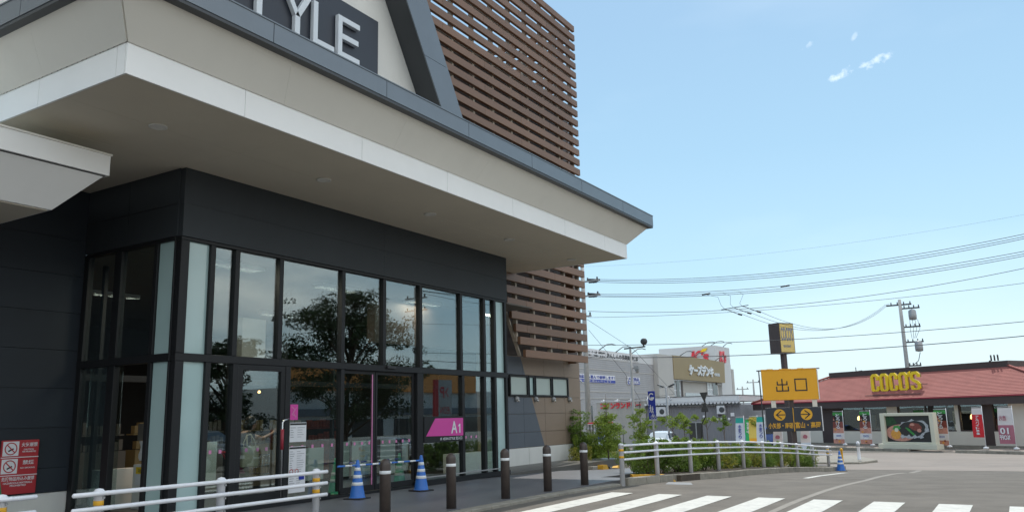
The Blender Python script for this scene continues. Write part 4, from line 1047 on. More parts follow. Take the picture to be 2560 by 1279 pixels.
def tree(name, label, loc, h, crown, n, size, m, seed, trunk=.035, lean=(0, 0), group=None, branches=16, z0=.35, cluster=.36):
    """crown = list of (dx, dy, z, r) clumps relative to base"""
    t = thing(name, label, 'tree', loc, group); rnd = random.Random(seed); L = Vector(loc)
    top = Vector((lean[0], lean[1], h*.92))
    path = [Vector((0, 0, -.1)), Vector((lean[0]*.2+.03, lean[1]*.2, h*.3)), Vector((lean[0]*.6-.03, lean[1]*.6, h*.6)), top]
    b = MB(); b.tube([L+p for p in path], [trunk, trunk*.8, trunk*.5, trunk*.15], 8)
    for (dx, dy, z, r) in crown:
        zz = max(.15*h, z-r*1.2-.1*h); k = min(1, zz/(h*.92)); st = Vector((lean[0]*k, lean[1]*k, zz))
        b.tube([L+st, L+(st+Vector((dx, dy, z)))*.5+Vector((0, 0, .04*h)), L+Vector((dx, dy, z))], [trunk*.42, trunk*.28, trunk*.1], 6)
    b.build('trunk', 'bark', t)
    blobs = []
    for (dx, dy, z, r) in crown:
        for j in range(branches):
            d = Vector((rnd.gauss(0, 1), rnd.gauss(0, 1), rnd.gauss(0, .7))).normalized()*r*rnd.uniform(.3, 1)
            c = (loc[0]+dx+d.x, loc[1]+dy+d.y, loc[2]+z+d.z); rr = r*cluster*rnd.uniform(.7, 1.5); blobs.append((c, rr*1.25, rr*.6, rr*rr))
    leaves(n, blob_fn(blobs), size, seed).build('crown', m, t, recalc=False)
    return t
tree('young_tree', 'light green young tree rising from the bushes, left of the street lamp', (25.6, 12.0, -.25), 2.6, [(0, 0, 1.95, .16), (.05, 0, 1.6, .34), (-.22, .1, 1.35, .38), (.3, -.05, 1.2, .40), (0, .1, .95, .48), (-.3, 0, .75, .4), (.25, 0, .7, .4)], 6500, .068, 'leaf1', 21, .03)
tree('young_tree', 'leafy young tree close to the brown wall corner', (25.4, 12.9, -.3), 2.1, [(0, 0, 1.7, .3), (-.15, .1, 1.3, .4), (.2, 0, .9, .45), (0, 0, .6, .45)], 4200, .07, 'leaf2', 22, .03)
tree('young_tree', 'airy young tree in front of the laundry sign, right of the lamp post', (33.6, 14.15, -.8), 3.1, [(0, 0, 2.4, .24), (-.2, .2, 2.05, .3), (.25, -.2, 1.8, .34), (-.1, .1, 1.5, .4), (.2, 0, 1.2, .4)], 3400, .078, 'leaf1', 23, .03)
gy = 'young staked trees in front of the grey laundry wall'
tree('young_tree', 'spreading young tree just right of the blue pictogram sign', (41.3, 15.6, -1.05), 2.8, [(-.4, .45, 2.15, .24), (.3, -.35, 2.25, .28), (0, 0, 2.0, .38)], 1100, .10, 'leaf1', 24, .03, group=gy)
tree('young_tree', 'narrow young tree above the rear of the white car', (44.1, 15.95, -1.1), 2.9, [(0, .1, 2.45, .2), (0, -.1, 2.1, .3), (.15, .12, 1.8, .26), (0, -.15, 1.55, .2)], 1000, .10, 'leaf1', 25, .03, (.05, .1), group=gy)
tree('young_tree', 'flat topped young tree behind the triangular mirror post', (45.6, 15.2, -1.1), 2.7, [(.1, .7, 2.25, .22), (0, .1, 2.1, .26), (0, -.5, 2.15, .25)], 800, .10, 'leaf1', 26, .03, group=gy)
tree('young_tree', 'small dark young tree near the right end of the grey laundry wall', (47.1, 14.7, -1.1), 2.6, [(0, 0, 2.15, .24), (.1, -.1, 1.85, .26), (0, .15, 1.6, .18)], 700, .10, 'leaf2', 27, .03, group=gy)
tree('young_tree', 'young tree partly hidden by the white and teal banner', (47.6, 13.2, -1.15), 2.6, [(0, 0, 2.1, .25), (0, -.1, 1.8, .3)], 700, .10, 'leaf1', 28, .03, group=gy)
# trees across the lane that the glass mirrors
def bigtree(label, loc, h, r, seed, n=26000):
    rnd = random.Random(seed); cr = []
    for i in range(34):
        a = rnd.uniform(0, 6.28); z = h*rnd.uniform(.30, .92); k = 1-((z/h-.5)/.55)**2; d = r*rnd.uniform(.2, .95)*max(.25, k); cr.append((d*math.cos(a), d*math.sin(a), z, r*rnd.uniform(.2, .34)))
    return tree('broadleaf_tree', label, loc, h, cr, n, .17, 'leafdark', seed, .14, (.2, .1), group='broadleaf trees mirrored in the glass', branches=14, cluster=.36)
bigtree('large dark tree standing in the car park, mirrored in the doors', (31.5, -6.3, -.7), 8.9, 3.9, 31)
bigtree('smaller dark tree in the car park mirrored left of the doors', (27.0, -10.2, -.5), 6.4, 2.6, 33, 14000)
bigtree('low dark tree mirrored at the left end of the glass', (21.5, -14.5, -.2), 5.6, 2.4, 35, 12000)

# ------------------------------------------------------------------ street furniture in the middle distance
# blue pictogram sign: panel faces -X, slightly towards the camera
t = thing('pictogram_sign', 'tall blue parking direction sign with white arrow ring, walkers and bicycle', 'sign', (31.95, 12.9, gr(32)))
SU = Vector((-.18, -.984, 0)); SN = Vector((-.984, .18, 0)); SO = Vector((31.95, 12.9, 0))-SU*.15
b = MB(); b.tube([(31.97, 12.9, -.7), (31.97, 12.9, 2.25)], .038, 12); b.build('pole', 'galv', t)
b = MB(); b.fbox(SO, SU, SN, Z_, 0, .34, .03, .05, 1.22, 2.36); bevel(b.build('panel', 'royal', t), .01)
b = MB(); b.fbox(SO, SU, SN, Z_, 0, .34, .03, .051, 1.19, 1.222); b.build('border', 'paper', t)
q = MB(); F_ = SO+SN*.053
q.stroke(arc(.17, 2.13, .115, 40, 318, 16, .13), .045, F_, SU, Z_, 0, .004); q.prism([(.13, 2.11), (.30, 2.11), (.30, 2.05), (.22, 2.05), (.17, 1.97), (.12, 2.05)], F_, SU, Z_, 0, .004); q.build('arrow_ring', 'paper', t)
q = MB()
for cx, cz, k in ((.10, 1.78, 1.), (.20, 1.72, .9)):
    q.prism(arc(cx, cz, .026*k, 0, 330, 11), F_, SU, Z_, 0, .004); q.stroke([(cx, cz-.03), (cx-.005, cz-.15*k)], .045*k, F_, SU, Z_, 0, .004)
    q.stroke([(cx-.005, cz-.15*k), (cx-.045, cz-.28*k)], .026, F_, SU, Z_, 0, .004); q.stroke([(cx, cz-.15*k), (cx+.04, cz-.28*k)], .026, F_, SU, Z_, 0, .004); q.stroke([(cx-.05, cz-.12*k), (cx, cz-.05), (cx+.05, cz-.11*k)], .018, F_, SU, Z_, 0, .004)
q.build('walking_figures', 'paper', t)
q = MB()
for cx in (.145, .27): q.stroke(arc(cx, 1.32, .052, 0, 340, 14), .013, F_, SU, Z_, 0, .004, closed=True)
q.stroke([(.145, 1.32), (.18, 1.41), (.25, 1.40), (.27, 1.32)], .013, F_, SU, Z_, 0, .004); q.stroke([(.18, 1.41), (.205, 1.33), (.25, 1.40)], .013, F_, SU, Z_, 0, .004); q.stroke([(.165, 1.44), (.19, 1.43)], .016, F_, SU, Z_, 0, .004); q.stroke([(.25, 1.43), (.245, 1.38)], .013, F_, SU, Z_, 0, .004)
q.build('bicycle', 'paper', t)
# street lamp with flood heads
t = thing('street_lamp', 'tall grey flood light pole with a single round head and a camera dome', 'street lamp', (41.76, 17.95, gr(41.7)))
b = MB(); b.tube([(41.76, 17.95, -1.2), (41.76, 17.95, .2), (41.76, 17.95, 5.0)], [.11, .095, .06], 14); b.build('pole', 'pole', t)
b = MB(); b.box((41.63, 17.82, -1.2), (41.89, 18.08, .15)); bevel(b.build('junction_box', 'galv', t), .02)
b = MB(); b.tube([(41.72, 18.3, 5.0), (41.86, 17.1, 5.06)], .04, 8); b.build('arm', 'gutterdark', t)
b = MB(); b.tube([(41.85, 17.2, 5.08), (41.85, 17.18, 5.2)], .04, 8); b.lathe([(.06, -.16), (.17, -.12), (.19, .0), (.14, .12), (.03, .16)], (41.85, 17.15, 5.33), 16, 'X'); b.build('flood_head', 'gutterdark', t)
b = MB(); b.tube([(41.78, 17.9, 3.9), (41.7, 17.6, 3.95)], .025, 6); b.box((41.55, 17.45, 3.82), (41.75, 17.7, 4.02)); b.lathe([(.11, 0), (.11, -.1), (.06, -.17), (.01, -.18)], (41.7, 17.58, 3.82), 12); b.build('camera_dome', 'galv', t)
t = thing('street_lamp', 'short two headed lamp in front of the store windows', 'street lamp', (52.2, 20.0, gr(52)))
b = MB(); b.tube([(52.2, 20.0, -1.3), (52.2, 20.0, 3.15)], .07, 10); b.build('pole', 'galv', t)
b = MB(); b.tube([(52.1, 20.45, 3.15), (52.3, 19.55, 3.15)], .035, 8); b.build('arm', 'galv', t)
for y, s in ((20.4, 1), (19.6, -1)):
    b = MB(); b.fbox((52.2, y, 3.22), (1, 0, 0), (0, .93, .36*s), (0, -.36*s, .93), -.12, .12, -.22, .22, 0, .09); bevel(b.build('flood_head', 'gutterdark', t), .02)
# triangular double mirror signs on a bent pole (seen from behind)
t = thing('traffic_mirror', 'dark backs of two triangular signs on a crooked black pole', 'road sign', (29.1, 9.9, gf(29.1)))
b = MB(); b.tube([(29.1, 9.92, -.5), (29.1, 9.92, .85), (29.12, 9.88, 1.05), (29.18, 9.76, 1.28), (29.19, 9.74, 1.45), (29.19, 9.74, 2.1)], .022, 10); b.build('pole', 'black', t)
MU = Vector((.1, -.995, 0)); 
q = MB(); q.prism([(-.15, 2.16), (0, 1.80), (.15, 2.17)][::1], (29.15, 9.75, 0), MU, Z_, -.01, .012); bevel(q.build('triangle_plate', 'gutterdark', t), .006)
q = MB(); q.prism([(-.13, 1.46), (.13, 1.47), (.12, 1.56), (.03, 1.80), (-.03, 1.80), (-.12, 1.56)], (29.15, 9.75, 0), MU, Z_, -.01, .012); bevel(q.build('triangle_plate', 'gutterdark', t), .006)
# low white reflector posts
for i, (x, y) in enumerate(((47.9, 16.95), (48.1, 16.6), (48.6, 15.7))):
    t = thing('marker_post', ['leftmost of three small white ringed posts at the grey laundry wall', 'middle of three small white ringed posts at the grey laundry wall', 'rightmost of three small white ringed posts at the grey laundry wall'][i], 'marker post', (x, y, gr(x)), 'white ringed posts by the laundry')
    b = MB(); b.lathe([(.07, 0), (.07, .95), (.05, 1.02), (.01, 1.04)], t.location, 12); b.build('post', 'railwhite', t)
    for z in (.7, .85): b = MB(); b.lathe([(.071, z), (.073, z+.01), (.073, z+.05), (.071, z+.06)], t.location, 12); b.build('ring', 'galv', t)
t = thing('marker_post', 'white marker post with grey cap on the small traffic island', 'marker post', (42.6, 6.85, gr(42.6)+.17))
b = MB(); b.lathe([(.10, 0), (.075, .03), (.07, .55), (.085, .57), (.085, .78), (.05, .84), (.01, .85)], t.location, 16); b.build('post', 'railwhite', t)
b = MB(); b.lathe([(.087, .6), (.089, .61), (.089, .72), (.087, .73)], t.location, 16); b.build('reflector', 'galv', t)
t = thing('marker_post', 'orange rubber marker post just behind the far blue cone', 'marker post', (36.6, 6.55, gr(36.6)))
b = MB(); b.lathe([(.10, 0), (.045, .03), (.045, .72), (.06, .74), (.06, .80), (.01, .83)], t.location, 14); b.build('post', 'amber', t)

# ------------------------------------------------------------------ exit board
EU = Vector((.38, -.925, 0)).normalized(); EN = Vector((-.925, -.38, 0)).normalized(); EO = Vector((40.38, 10.62, 0))
t = thing('exit_sign', 'large orange exit board reading 出口 above two black direction panels with arrows', 'sign', (41.0, 9.55, gr(41)))
def eb(name, m, u0, u1, n0, n1, z0, z1, par=None, bv=.0):
    q = MB(); q.fbox(EO, EU, EN, Z_, u0, u1, n0, n1, z0, z1); o = q.build(name, m, par or t)
    return bevel(o, bv) if bv else o
orb = eb('orange_board', 'orange', .04, 2.62, .02, .10, 1.93, 3.37, bv=.02)
eb('board_edge', 'paper', 2.62, 2.66, .02, .10, 1.93, 3.35, orb)
q = MB()
for i in range(9): q.fbox(EO, EU, EN, Z_, .04+i*.285, .04+i*.285+.27, .0, .12, 3.36, 3.41+.02*math.sin(i*2.3))
q.build('sagging_top_cloth', 'orange', orb)
b = MB(); b.tube([EO+EU*-.16+EN*.0+Z_*3.36, EO+EU*2.78+Z_*3.40], .035, 8); b.build('top_bar', 'galv', t)
for nm, u0, u1 in (('direction_panel', .10, 1.36), ('direction_panel', 1.38, 2.66)):
    pn = eb(nm, 'navy', u0, u1, .02, .09, .46, 1.58, bv=.01)
eb('divider_strip', 'amber', 1.355, 1.385, .03, .105, .46, 1.56); eb('edge_strip', 'paper', 2.66, 2.70, .03, .10, .45, 1.60)
for u in (.40, 2.30): eb('bracket', 'render', u, u+.22, .03, .05, 1.58, 1.93)
b = MB(); b.fbox(EO, EU, EN, Z_, 1.26, 1.46, -.2, .0, -1.2, 3.2); b.build('pole', 'darkbrown', t)
b = MB(); b.tube([EO+EU*-.02+EN*.03+Z_*-1.1, EO+EU*-.06+EN*.03+Z_*3.38], .028, 8); b.build('side_pole', 'black', t)
F_ = EO+EN*.104
# exit characters as strokes: 出 then 口
q = MB(); wdt = .055; cx, cz, s = .98, 2.64, .30
for pts in ([(cx, cz+s), (cx, cz-s+.03)], [(cx-.75*s, cz+.62*s), (cx-.75*s, cz+.08*s), (cx+.75*s, cz+.08*s), (cx+.75*s, cz+.62*s)], [(cx-.9*s, cz-.2*s), (cx-.9*s, cz-.9*s), (cx+.9*s, cz-.9*s), (cx+.9*s, cz-.2*s)]):
    q.stroke(pts, wdt, F_, EU, Z_, 0, .006)
q.build('character', 'black', orb)
q = MB(); cx = 1.84; q.stroke([(cx-.26, cz+.27), (cx+.26, cz+.27), (cx+.26, cz-.27), (cx-.26, cz-.27)], wdt, F_, EU, Z_, 0, .006, closed=True); q.build('character', 'black', orb)
F_ = EO+EN*.092
for cx, sg in ((.74, 1), (1.98, -1)):
    q = MB(); q.prism([(cx+.27*math.cos(a*math.pi/16), 1.24+.27*math.sin(a*math.pi/16)) for a in range(32)], F_, EU, Z_, 0, .004); d = q.build('arrow_disc', 'amber', t)
    q = MB(); q.stroke([(cx+.08*sg, 1.43), (cx-.15*sg, 1.24), (cx+.08*sg, 1.05)], .05, F_, EU, Z_, .004, .008); q.stroke([(cx-.12*sg, 1.24), (cx+.26*sg, 1.24)], .042, F_, EU, Z_, .0045, .0085); q.build('arrow', 'black', d)
text('lettering', '小矢部・南砺', F_+EU*.18+Z_*.60, EU, Z_, 1.14, .27, .004, 'amber', t, bold=.018)
text('lettering', '富山・高岡', F_+EU*1.42+Z_*.60, EU, Z_, 1.16, .29, .004, 'amber', t, bold=.018)

# ------------------------------------------------------------------ restaurant
rest = thing('restaurant', 'low restaurant with pink red tiled roof, dark fascia and yellow roof letters', 'restaurant', CC+Vector((0, 0, -1.1)))
def cb_(name, m, u0, u1, n0, n1, z0, z1, par=None, bv=0.):
    q = MB(); q.fbox(CC, CU, CN, Z_, u0, u1, n0, n1, z0, z1); o = q.build(name, m, par or rest)
    return bevel(o, bv) if bv else o
# walls (plane at offset -.8)
WN = -.8
wl = MB()
def wseg(u0, u1, z0, z1): wl.fbox(CC, CU, CN, Z_, u0, u1, WN-.25, WN, z0, z1)
wseg(-13.9, -8.4, -1.25, 1.6); 
for u0, u1 in ((-6.6, -2.78), (-1.95, 3.95), (4.55, 5.6), (6.6, 13)): wseg(u0, u1, -1.25, -.14)
for u0, u1 in ((-2.78, -1.95), (2.15, 2.42), (5.6, 6.55), (9.6, 10.4)): wseg(u0, u1, -.14 if u0 != 5.6 else -1.25, 1.6)
wseg(-2.0+4.1-.0, 2.15, -.14, .3)
wl.build('wall', 'render', rest)
cb_('brown_pier', 'darkbrown', -8.4, -6.6, WN-.25, WN+.03, -1.25, 1.6); cb_('door', 'darkbrown', 3.95, 4.55, WN-.2, WN+.02, -1.1, 1.6)
for u0, u1 in ((-6.6, -2.78), (-1.95, 2.15), (2.42, 3.95), (4.55, 5.6), (6.6, 9.6), (10.4, 13)):
    f = MB(); f.fbox(CC, CU, CN, Z_, u0, u1, WN-.12, WN+.02, -.14, -.07); f.fbox(CC, CU, CN, Z_, u0, u0+.06, WN-.12, WN+.02, -.07, 1.6)
    n = max(1, round((u1-u0)/1.9))
    for i in range(1, n): f.fbox(CC, CU, CN, Z_, u0+(u1-u0)*i/n-.025, u0+(u1-u0)*i/n+.025, WN-.12, WN-.02, -.07, 1.6)
    fo = f.build('window', 'darkbrown', rest)
    q = MB(); q.fbox(CC, CU, CN, Z_, u0+.06, u1, WN-.1, WN-.09, -.07, 1.6); q.build('pane', 'glass', fo)
q = MB(); q.fbox(CC, CU, CN, Z_, -13, 13, -5.5, -5.3, -1.2, 1.7); q.fbox(CC, CU, CN, Z_, -13, 13, -5.3, WN-.25, -1.05, -1.0); q.build('interior_wall', 'interiordark', rest)
for u, z in ((-5.7, .75), (-3.1, .8), (2.8, .75), (5.1, .8), (6.9, .75), (-1.2, .8)):
    q = MB(); q.lathe([(.04, .16), (.10, .08), (.13, -.05), (.11, -.14), (.02, -.15)], cp(u, z, -1.6), 12); q.build('pendant_lamp', 'warmlamp', rest)
for u0, u1 in ((-5.4, -4.2), (-.9, .6), (3.0, 3.8), (7.2, 8.8)):
    q = MB(); q.fbox(CC, CU, CN, Z_, u0, u1, -1.5, -1.4, .1, .95); q.build('blind', 'interior', rest)
cb_('plinth', 'kerb', -13.9, 13, WN, WN+.06, -1.25, -1.0)
# fascia, gutter line
fa = MB(); fa.fbox(CC, CU, CN, Z_, -14.45, 10.2, -.06, .03, 1.50, 1.97); fa.fbox(CC, CU, CN, Z_, -14.45, -14.36, -9, -.06, 1.5, 1.97); fa.fbox(CC, CU, CN, Z_, 10.1, 10.2, -9, -.06, 1.5, 1.97)
fa.build('fascia', 'darkbrown', rest)
q = MB(); q.fbox(CC, CU, CN, Z_, -14.4, 10.15, WN-.05, -.06, 1.56, 1.6); q.build('eave_soffit', 'render', rest)
q = MB(); q.fbox(CC, CU, CN, Z_, -14.55, 10.3, -.02, .10, 1.97, 2.06); q.fbox(CC, CU, CN, Z_, -14.55, -14.45, -9, -.02, 1.97, 2.06); q.build('eave_trim', 'redtrim', rest)
# roof in stepped courses
rf = MB(); n = 20
def rp(u, z, off): return cp(u, z, off)
for i in range(n):
    a, c = i/n, (i+1)/n
    def row(tt): 
        return -14.5+(5.5)*tt, 10.25-5.5*tt, .08-3.1*tt, 2.03+1.82*tt
    u0, u1, o0, z0 = row(a); v0, v1, o1_, z1 = row(c)
    rf.add([rp(u0, z0+.02, o0), rp(u1, z0+.02, o0), rp(v1, z1, o1_), rp(v0, z1, o1_)], [(0, 1, 2, 3)])
    rf.add([rp(u0, z0, o0), rp(u1, z0, o0), rp(u1, z0+.02, o0), rp(u0, z0+.02, o0)], [(0, 1, 2, 3)])
    # hips
    rf.add([rp(u1, z0+.02, o0), rp(u1, z0+.02, -9+(o0*-.2)), rp(v1, z1, -9), rp(v1, z1, o1_)], [(0, 1, 2, 3)])
    rf.add([rp(u0, z0+.02, -9), rp(u0, z0+.02, o0), rp(v0, z1, o1_), rp(v0, z1, -9)], [(0, 1, 2, 3)])
rf.build('roof', 'rooftile', rest, recalc=False)
q = MB(); q.fbox(CC, CU, CN, Z_, -9.1, 4.75, -3.12, -2.95, 3.83, 4.22); q.fbox(CC, CU, CN, Z_, -9.1, -8.95, -9, -3.12, 3.83, 4.22); q.fbox(CC, CU, CN, Z_, 4.6, 4.75, -9, -3.12, 3.83, 4.22); q.fbox(CC, CU, CN, Z_, -8.95, 4.6, -9, -3.12, 3.8, 3.84); q.build('roof_parapet', 'darkbrown', rest)
for (u0, z0, n0), (u1, z1, n1) in (((-14.5, 2.06, .1), (-9.05, 3.9, -3.0)), ((10.25, 2.06, .1), (4.7, 3.9, -3.0))): q = MB(); q.tube([cp(u0, z0+.03, n0), cp(u1, z1+.03, n1)], .07, 6); q.build('hip_cap', 'rooftile', rest)
q = MB(); q.box(*[(cp(3.6, 4.22, -3)+Vector(v)) for v in ((-.4, -.05, 0), (.4, .05, .06))])
for k in range(3): q.tube([cp(3.7+k*.22, 4.25, -3), cp(3.7+k*.22, 4.5, -3), cp(3.75+k*.22, 4.62, -2.9)], .05, 6)
q.build('roof_floodlight', 'gutterdark', rest)
# roof letters
F_ = cp(0, 0, -.95)
lh0, lh1 = 2.52, 3.80; th = .155
def rr(cx, w_): # tall rounded ring path
    h0, h1 = lh0+th/2, lh1-th/2; r_ = w_/2-th/2; x0, x1 = cx-r_, cx+r_; c_ = .13
    return [(x0, h0+c_), (x0, h1-c_), (x0+c_, h1), (x1-c_, h1), (x1, h1-c_), (x1, h0+c_), (x1-c_, h0), (x0+c_, h0)]
def Cpath(cx, w_): h0, h1 = lh0+th/2, lh1-th/2; r_ = w_/2-th/2; x0, x1 = cx-r_, cx+r_; c_ = .13; return [(x1, h1-.36), (x1, h1-c_), (x1-c_, h1), (x0+c_, h1), (x0, h1-c_), (x0, h0+c_), (x0+c_, h0), (x1-c_, h0), (x1, h0+c_), (x1, h0+.36)]
def Spath(cx, w_): h0, h1 = lh0+th/2, lh1-th/2; r_ = w_/2-th/2; x0, x1 = cx-r_, cx+r_; c_ = .13; m_ = (h0+h1)/2; return [(x1, h1-.30), (x1, h1-c_), (x1-c_, h1), (x0+c_, h1), (x0, h1-c_), (x0, m_+.20), (x0+.1, m_+.08), (x1-.1, m_-.08), (x1, m_-.20), (x1, h0+c_), (x1-c_, h0), (x0+c_, h0), (x0, h0+c_), (x0, h0+.30)]
TH = .19
let = [(Cpath(-3.53, .60), 0), (rr(-2.80, .62), 1), (Cpath(-2.06, .60), 0), (rr(-1.30, .66), 1), (Spath(-.40, .66), 0)]
for pth, cl in let:
    q = MB(); q.stroke(pth, TH, F_, CU, Z_, -.0, .10, closed=bool(cl)); lo = q.build('letter', 'yellow', rest)
    q = MB(); q.stroke(pth, TH-.02, F_, CU, Z_, -.16, -.002, closed=bool(cl)); q.build('letter_backing', 'kgold', lo)
q = MB(); q.prism([(-.92, 3.78), (-.72, 3.86), (-.80, 3.50), (-.88, 3.46)], F_, CU, Z_, 0, .10); q.build('letter', 'yellow', rest)
q = MB()
for z in (2.48, 2.95): q.tube([cp(-3.9, z, -1.15), cp(.3, z, -1.15)], .025, 6)
for u in (-3.6, -2.4, -1.2, 0): q.tube([cp(u, 2.3, -.4), cp(u, 2.6, -1.1)], .02, 5)
q.tube([cp(-4.0, 2.32, -.3), cp(.3, 2.32, -.3)], .025, 6); q.build('letter_rack', 'darkbrown', rest)
# dish billboard
t = thing('food_billboard', 'cream framed billboard showing a hamburger steak dish in foil', 'billboard', cp(1.4, -1.1, 3))
def bb(name, m, u0, u1, n0, n1, z0, z1, par=None, bv=.0):
    q = MB(); q.fbox(CC+CN*3, CU, CN, Z_, u0, u1, n0, n1, z0, z1); o = q.build(name, m, par or t); return bevel(o, bv) if bv else o
bb('base', 'ivory', -.62, 3.42, -.35, .35, -1.12, -.80, bv=.03)
for u0, u1, z0, z1 in ((-.42, -.10, -.8, 1.1), (3.0, 3.28, -.8, 1.1), (-.10, 3.0, .92, 1.1), (-.10, 3.0, -.8, -.68)): bb('frame', 'ivory', u0, u1, -.2, .2, z0, z1, bv=.02)
pic = bb('picture', 'food1', -.10, 3.0, -.05, .05, -.68, .92)
F_ = CC+CN*3.055
def ell(cx, cz, a, c, n=20, rot=0, jit=0, sd=1):
    rn = random.Random(sd); o = []
    for i in range(n):
        t_ = 2*math.pi*i/n; k = 1+rn.uniform(-jit, jit); x, y = a*k*math.cos(t_), c*k*math.sin(t_)
        o.append((cx+x*math.cos(rot)-y*math.sin(rot), cz+x*math.sin(rot)+y*math.cos(rot)))
    return o
def pr(name, m, poly, d): q = MB(); q.prism(poly, F_, CU, Z_, d, d+.004); return q.build(name, m, pic)
def clipbox(poly): return [(min(2.98, max(-.08, x)), min(.90, max(-.66, z))) for x, z in poly]
pr('printed_herbs', 'darkleafprint', clipbox(ell(.15, .62, .5, .34, 16, 0, .2, 4)), .001); pr('printed_board', 'food6', clipbox(ell(.9, -.12, 1.05, .52, 26)), .002); pr('printed_foil', 'food2', clipbox(ell(1.80, .12, 1.06, .56, 28, .1, .12, 3)), .007)
pr('printed_plate', 'food1', clipbox(ell(1.70, .12, .92, .48, 24, .1, .06, 5)), .012); pr('printed_potato', 'food3', ell(.55, -.22, .36, .30, 18, 0, .04, 6), .017); pr('printed_lettuce', 'food4', ell(.62, .18, .30, .17, 14, .2, .3, 7), .022); pr('printed_butter', 'ivory', ell(.62, .06, .14, .13, 10, 0, .1, 8), .027)
pr('printed_steak', 'food5', ell(1.95, .25, .45, .24, 16, -.2, .12, 9), .017); pr('printed_prawn', 'food6', ell(2.2, .02, .14, .12, 10, 0, .15, 10), .022); pr('printed_prawn', 'food6', ell(1.75, .38, .16, .08, 10, 0, .15, 11), .022)
for k in range(2): pr('printed_bean', 'food4', [(1.25+k*.1, .18-k*.03), (1.32+k*.1, .22-k*.03), (1.85+k*.1, -.26-k*.02), (1.78+k*.1, -.30-k*.02)], .022)
for k in range(4): pr('printed_foil_fold', 'food2', [(.85+k*.42, -.30-.06*math.sin(k)), (1.05+k*.42, -.22), (1.2+k*.42, -.40), (.95+k*.42, -.48)], .027)
# pole sign
t = thing('pole_sign', 'small square yellow pole sign reading COCO\'S on a dark pole behind the exit board', 'sign', (56.5, 13.0, -1.2))
PU = Vector((.859, -.510, 0)).normalized(); PN = Vector((-.510, -.859, 0)).normalized(); PO = Vector((56.28, 13.3, 0))
q = MB(); q.fbox(PO, PU, PN, Z_, 0, 1.38, -.95, .0, 5.22, 7.28); bevel(q.build('cabinet', 'darkbrown', t), .02)
q = MB(); q.fbox(PO, PU, PN, Z_, .07, 1.31, .0, .02, 5.30, 7.20); fc = q.build('face', 'signcream', t)
text('lettering', "COCO'S", PO+PN*.022+PU*.13+Z_*6.05, PU, Z_, 1.12, .95, .006, 'signblue', fc, bold=.02); text('lettering', 'RESTAURANT', PO+PN*.022+PU*.28+Z_*5.62, PU, Z_, .7, .16, .006, 'signblue', fc, bold=.02)
b = MB(); q_ = PO+PU*.62-PN*.38; b.fbox(q_, PU, PN, Z_, -.15, .15, -.15, .15, -1.2, 5.22); b.build('pole', 'darkbrown', t)

# ------------------------------------------------------------------ banners
def banner(label, base, U, h0, h1, wd, bands, words, m_txt='paper', lean=.04, mirror=False, swing=.05, group='banner flags on poles', vertical=True):
    U = Vector(U).normalized(); Nn = U.cross(Z_); base = Vector(base); t = thing('banner_flag', label, 'banner', base, group)
    top = base+Z_*(h1-base.z+.12)+U*lean
    b = MB(); b.tube([base, top], .018, 6); b.build('pole', 'paper', t)
    b = MB(); b.tube([top-Z_*.06, top-Z_*.06-U*wd], .010, 5); b.build('cross_bar', 'paper', t)
    b = MB(); b.lathe([(.16, 0), (.15, .08), (.04, .12)], base, 10); b.build('base', 'paper', t)
    def pt(u, v): # u 0..1 from pole outwards, v 0..1 bottom->top
        z = h0+(h1-h0)*v; k = (z-base.z)/(h1-base.z)
        return base+U*(lean*k)-U*(wd*u)+Z_*(z-base.z)+Nn*(swing*math.sin(v*5+u*2.)*(1-v*.5))-U*(.12*wd*math.sin((1-v)*2.4)*u)
    cl = None
    for v0, v1, m in bands:
        rows = [[pt(j/5, v0+(v1-v0)*i/8) for j in range(6)] for i in range(9)]
        q = MB(); q.grid(rows); rows2 = [[p-Nn*.004 for p in r_] for r_ in rows]; q.grid(rows2); o = q.build('cloth', m, t)
    for s, v, hh, wv, mm in words:
        n = len(s) if vertical else 1
        for i, ch in enumerate(s if vertical else [s]):
            vv = v-i*hh*1.12; c = pt(.5, vv); uu = -U if mirror else U
            text('lettering', ch, c+Nn*.03-uu*(wv/2)-Z_*(hh*(h1-h0)/2), uu, Z_, wv, hh*(h1-h0), .003, mm, t, bold=.02)
    return t
def coco_banner(label, u, n_, bands, words, h0=-1.0, h1=1.2, wd=.85, **k):
    return banner(label, cp(u, -.95, n_), CU, h0, h1, wd, bands, words, **k)
BB = [(0, .14, 'food6'), (.14, .33, 'whitecloth'), (.33, .50, 'food6'), (.50, .70, 'food5'), (.70, .90, 'food1'), (.90, 1, 'food4')]
WW = [('とろける', .86, .12, .38, 'paper'), ("COCO'S", .26, .10, .5, 'royal')]
def bw_(label, u, n_):
    t = banner(label, cp(u, -1.0, n_), CU, -.90, 1.22, .82, BB, [('とろける', .90, .11, .34, 'paper')], swing=.04)
    Nn = CU.cross(Z_); c0 = cp(u-.42, 0, n_)+Nn*.045; rn = random.Random(int(u*10))
    for k in range(9):
        q = MB(); q.prism(ell(rn.uniform(-.30, .0) if k < 5 else rn.uniform(-.28, .28), (.35+.12*k) if k < 5 else rn.uniform(-.80, -.62) if k % 2 else rn.uniform(-.15, .1), rn.uniform(.05, .10), rn.uniform(.05, .08), 9, 0, .25, k), c0, CU, Z_, 0, .002+.0005*k); q.build('printed_meat', ('food6', 'food5', 'food3')[k % 3], t)
    q = MB(); q.prism(ell(0, -.40, .27, .20, 20, 0, .02, 2), c0, CU, Z_, .008, .011); q.build('printed_disc', 'paper', t)
    text('lettering', "COCO'S", cp(u-.62, -.45, n_)+Nn*.062, CU, Z_, .42, .14, .003, 'royal', t, bold=.02)
    return t
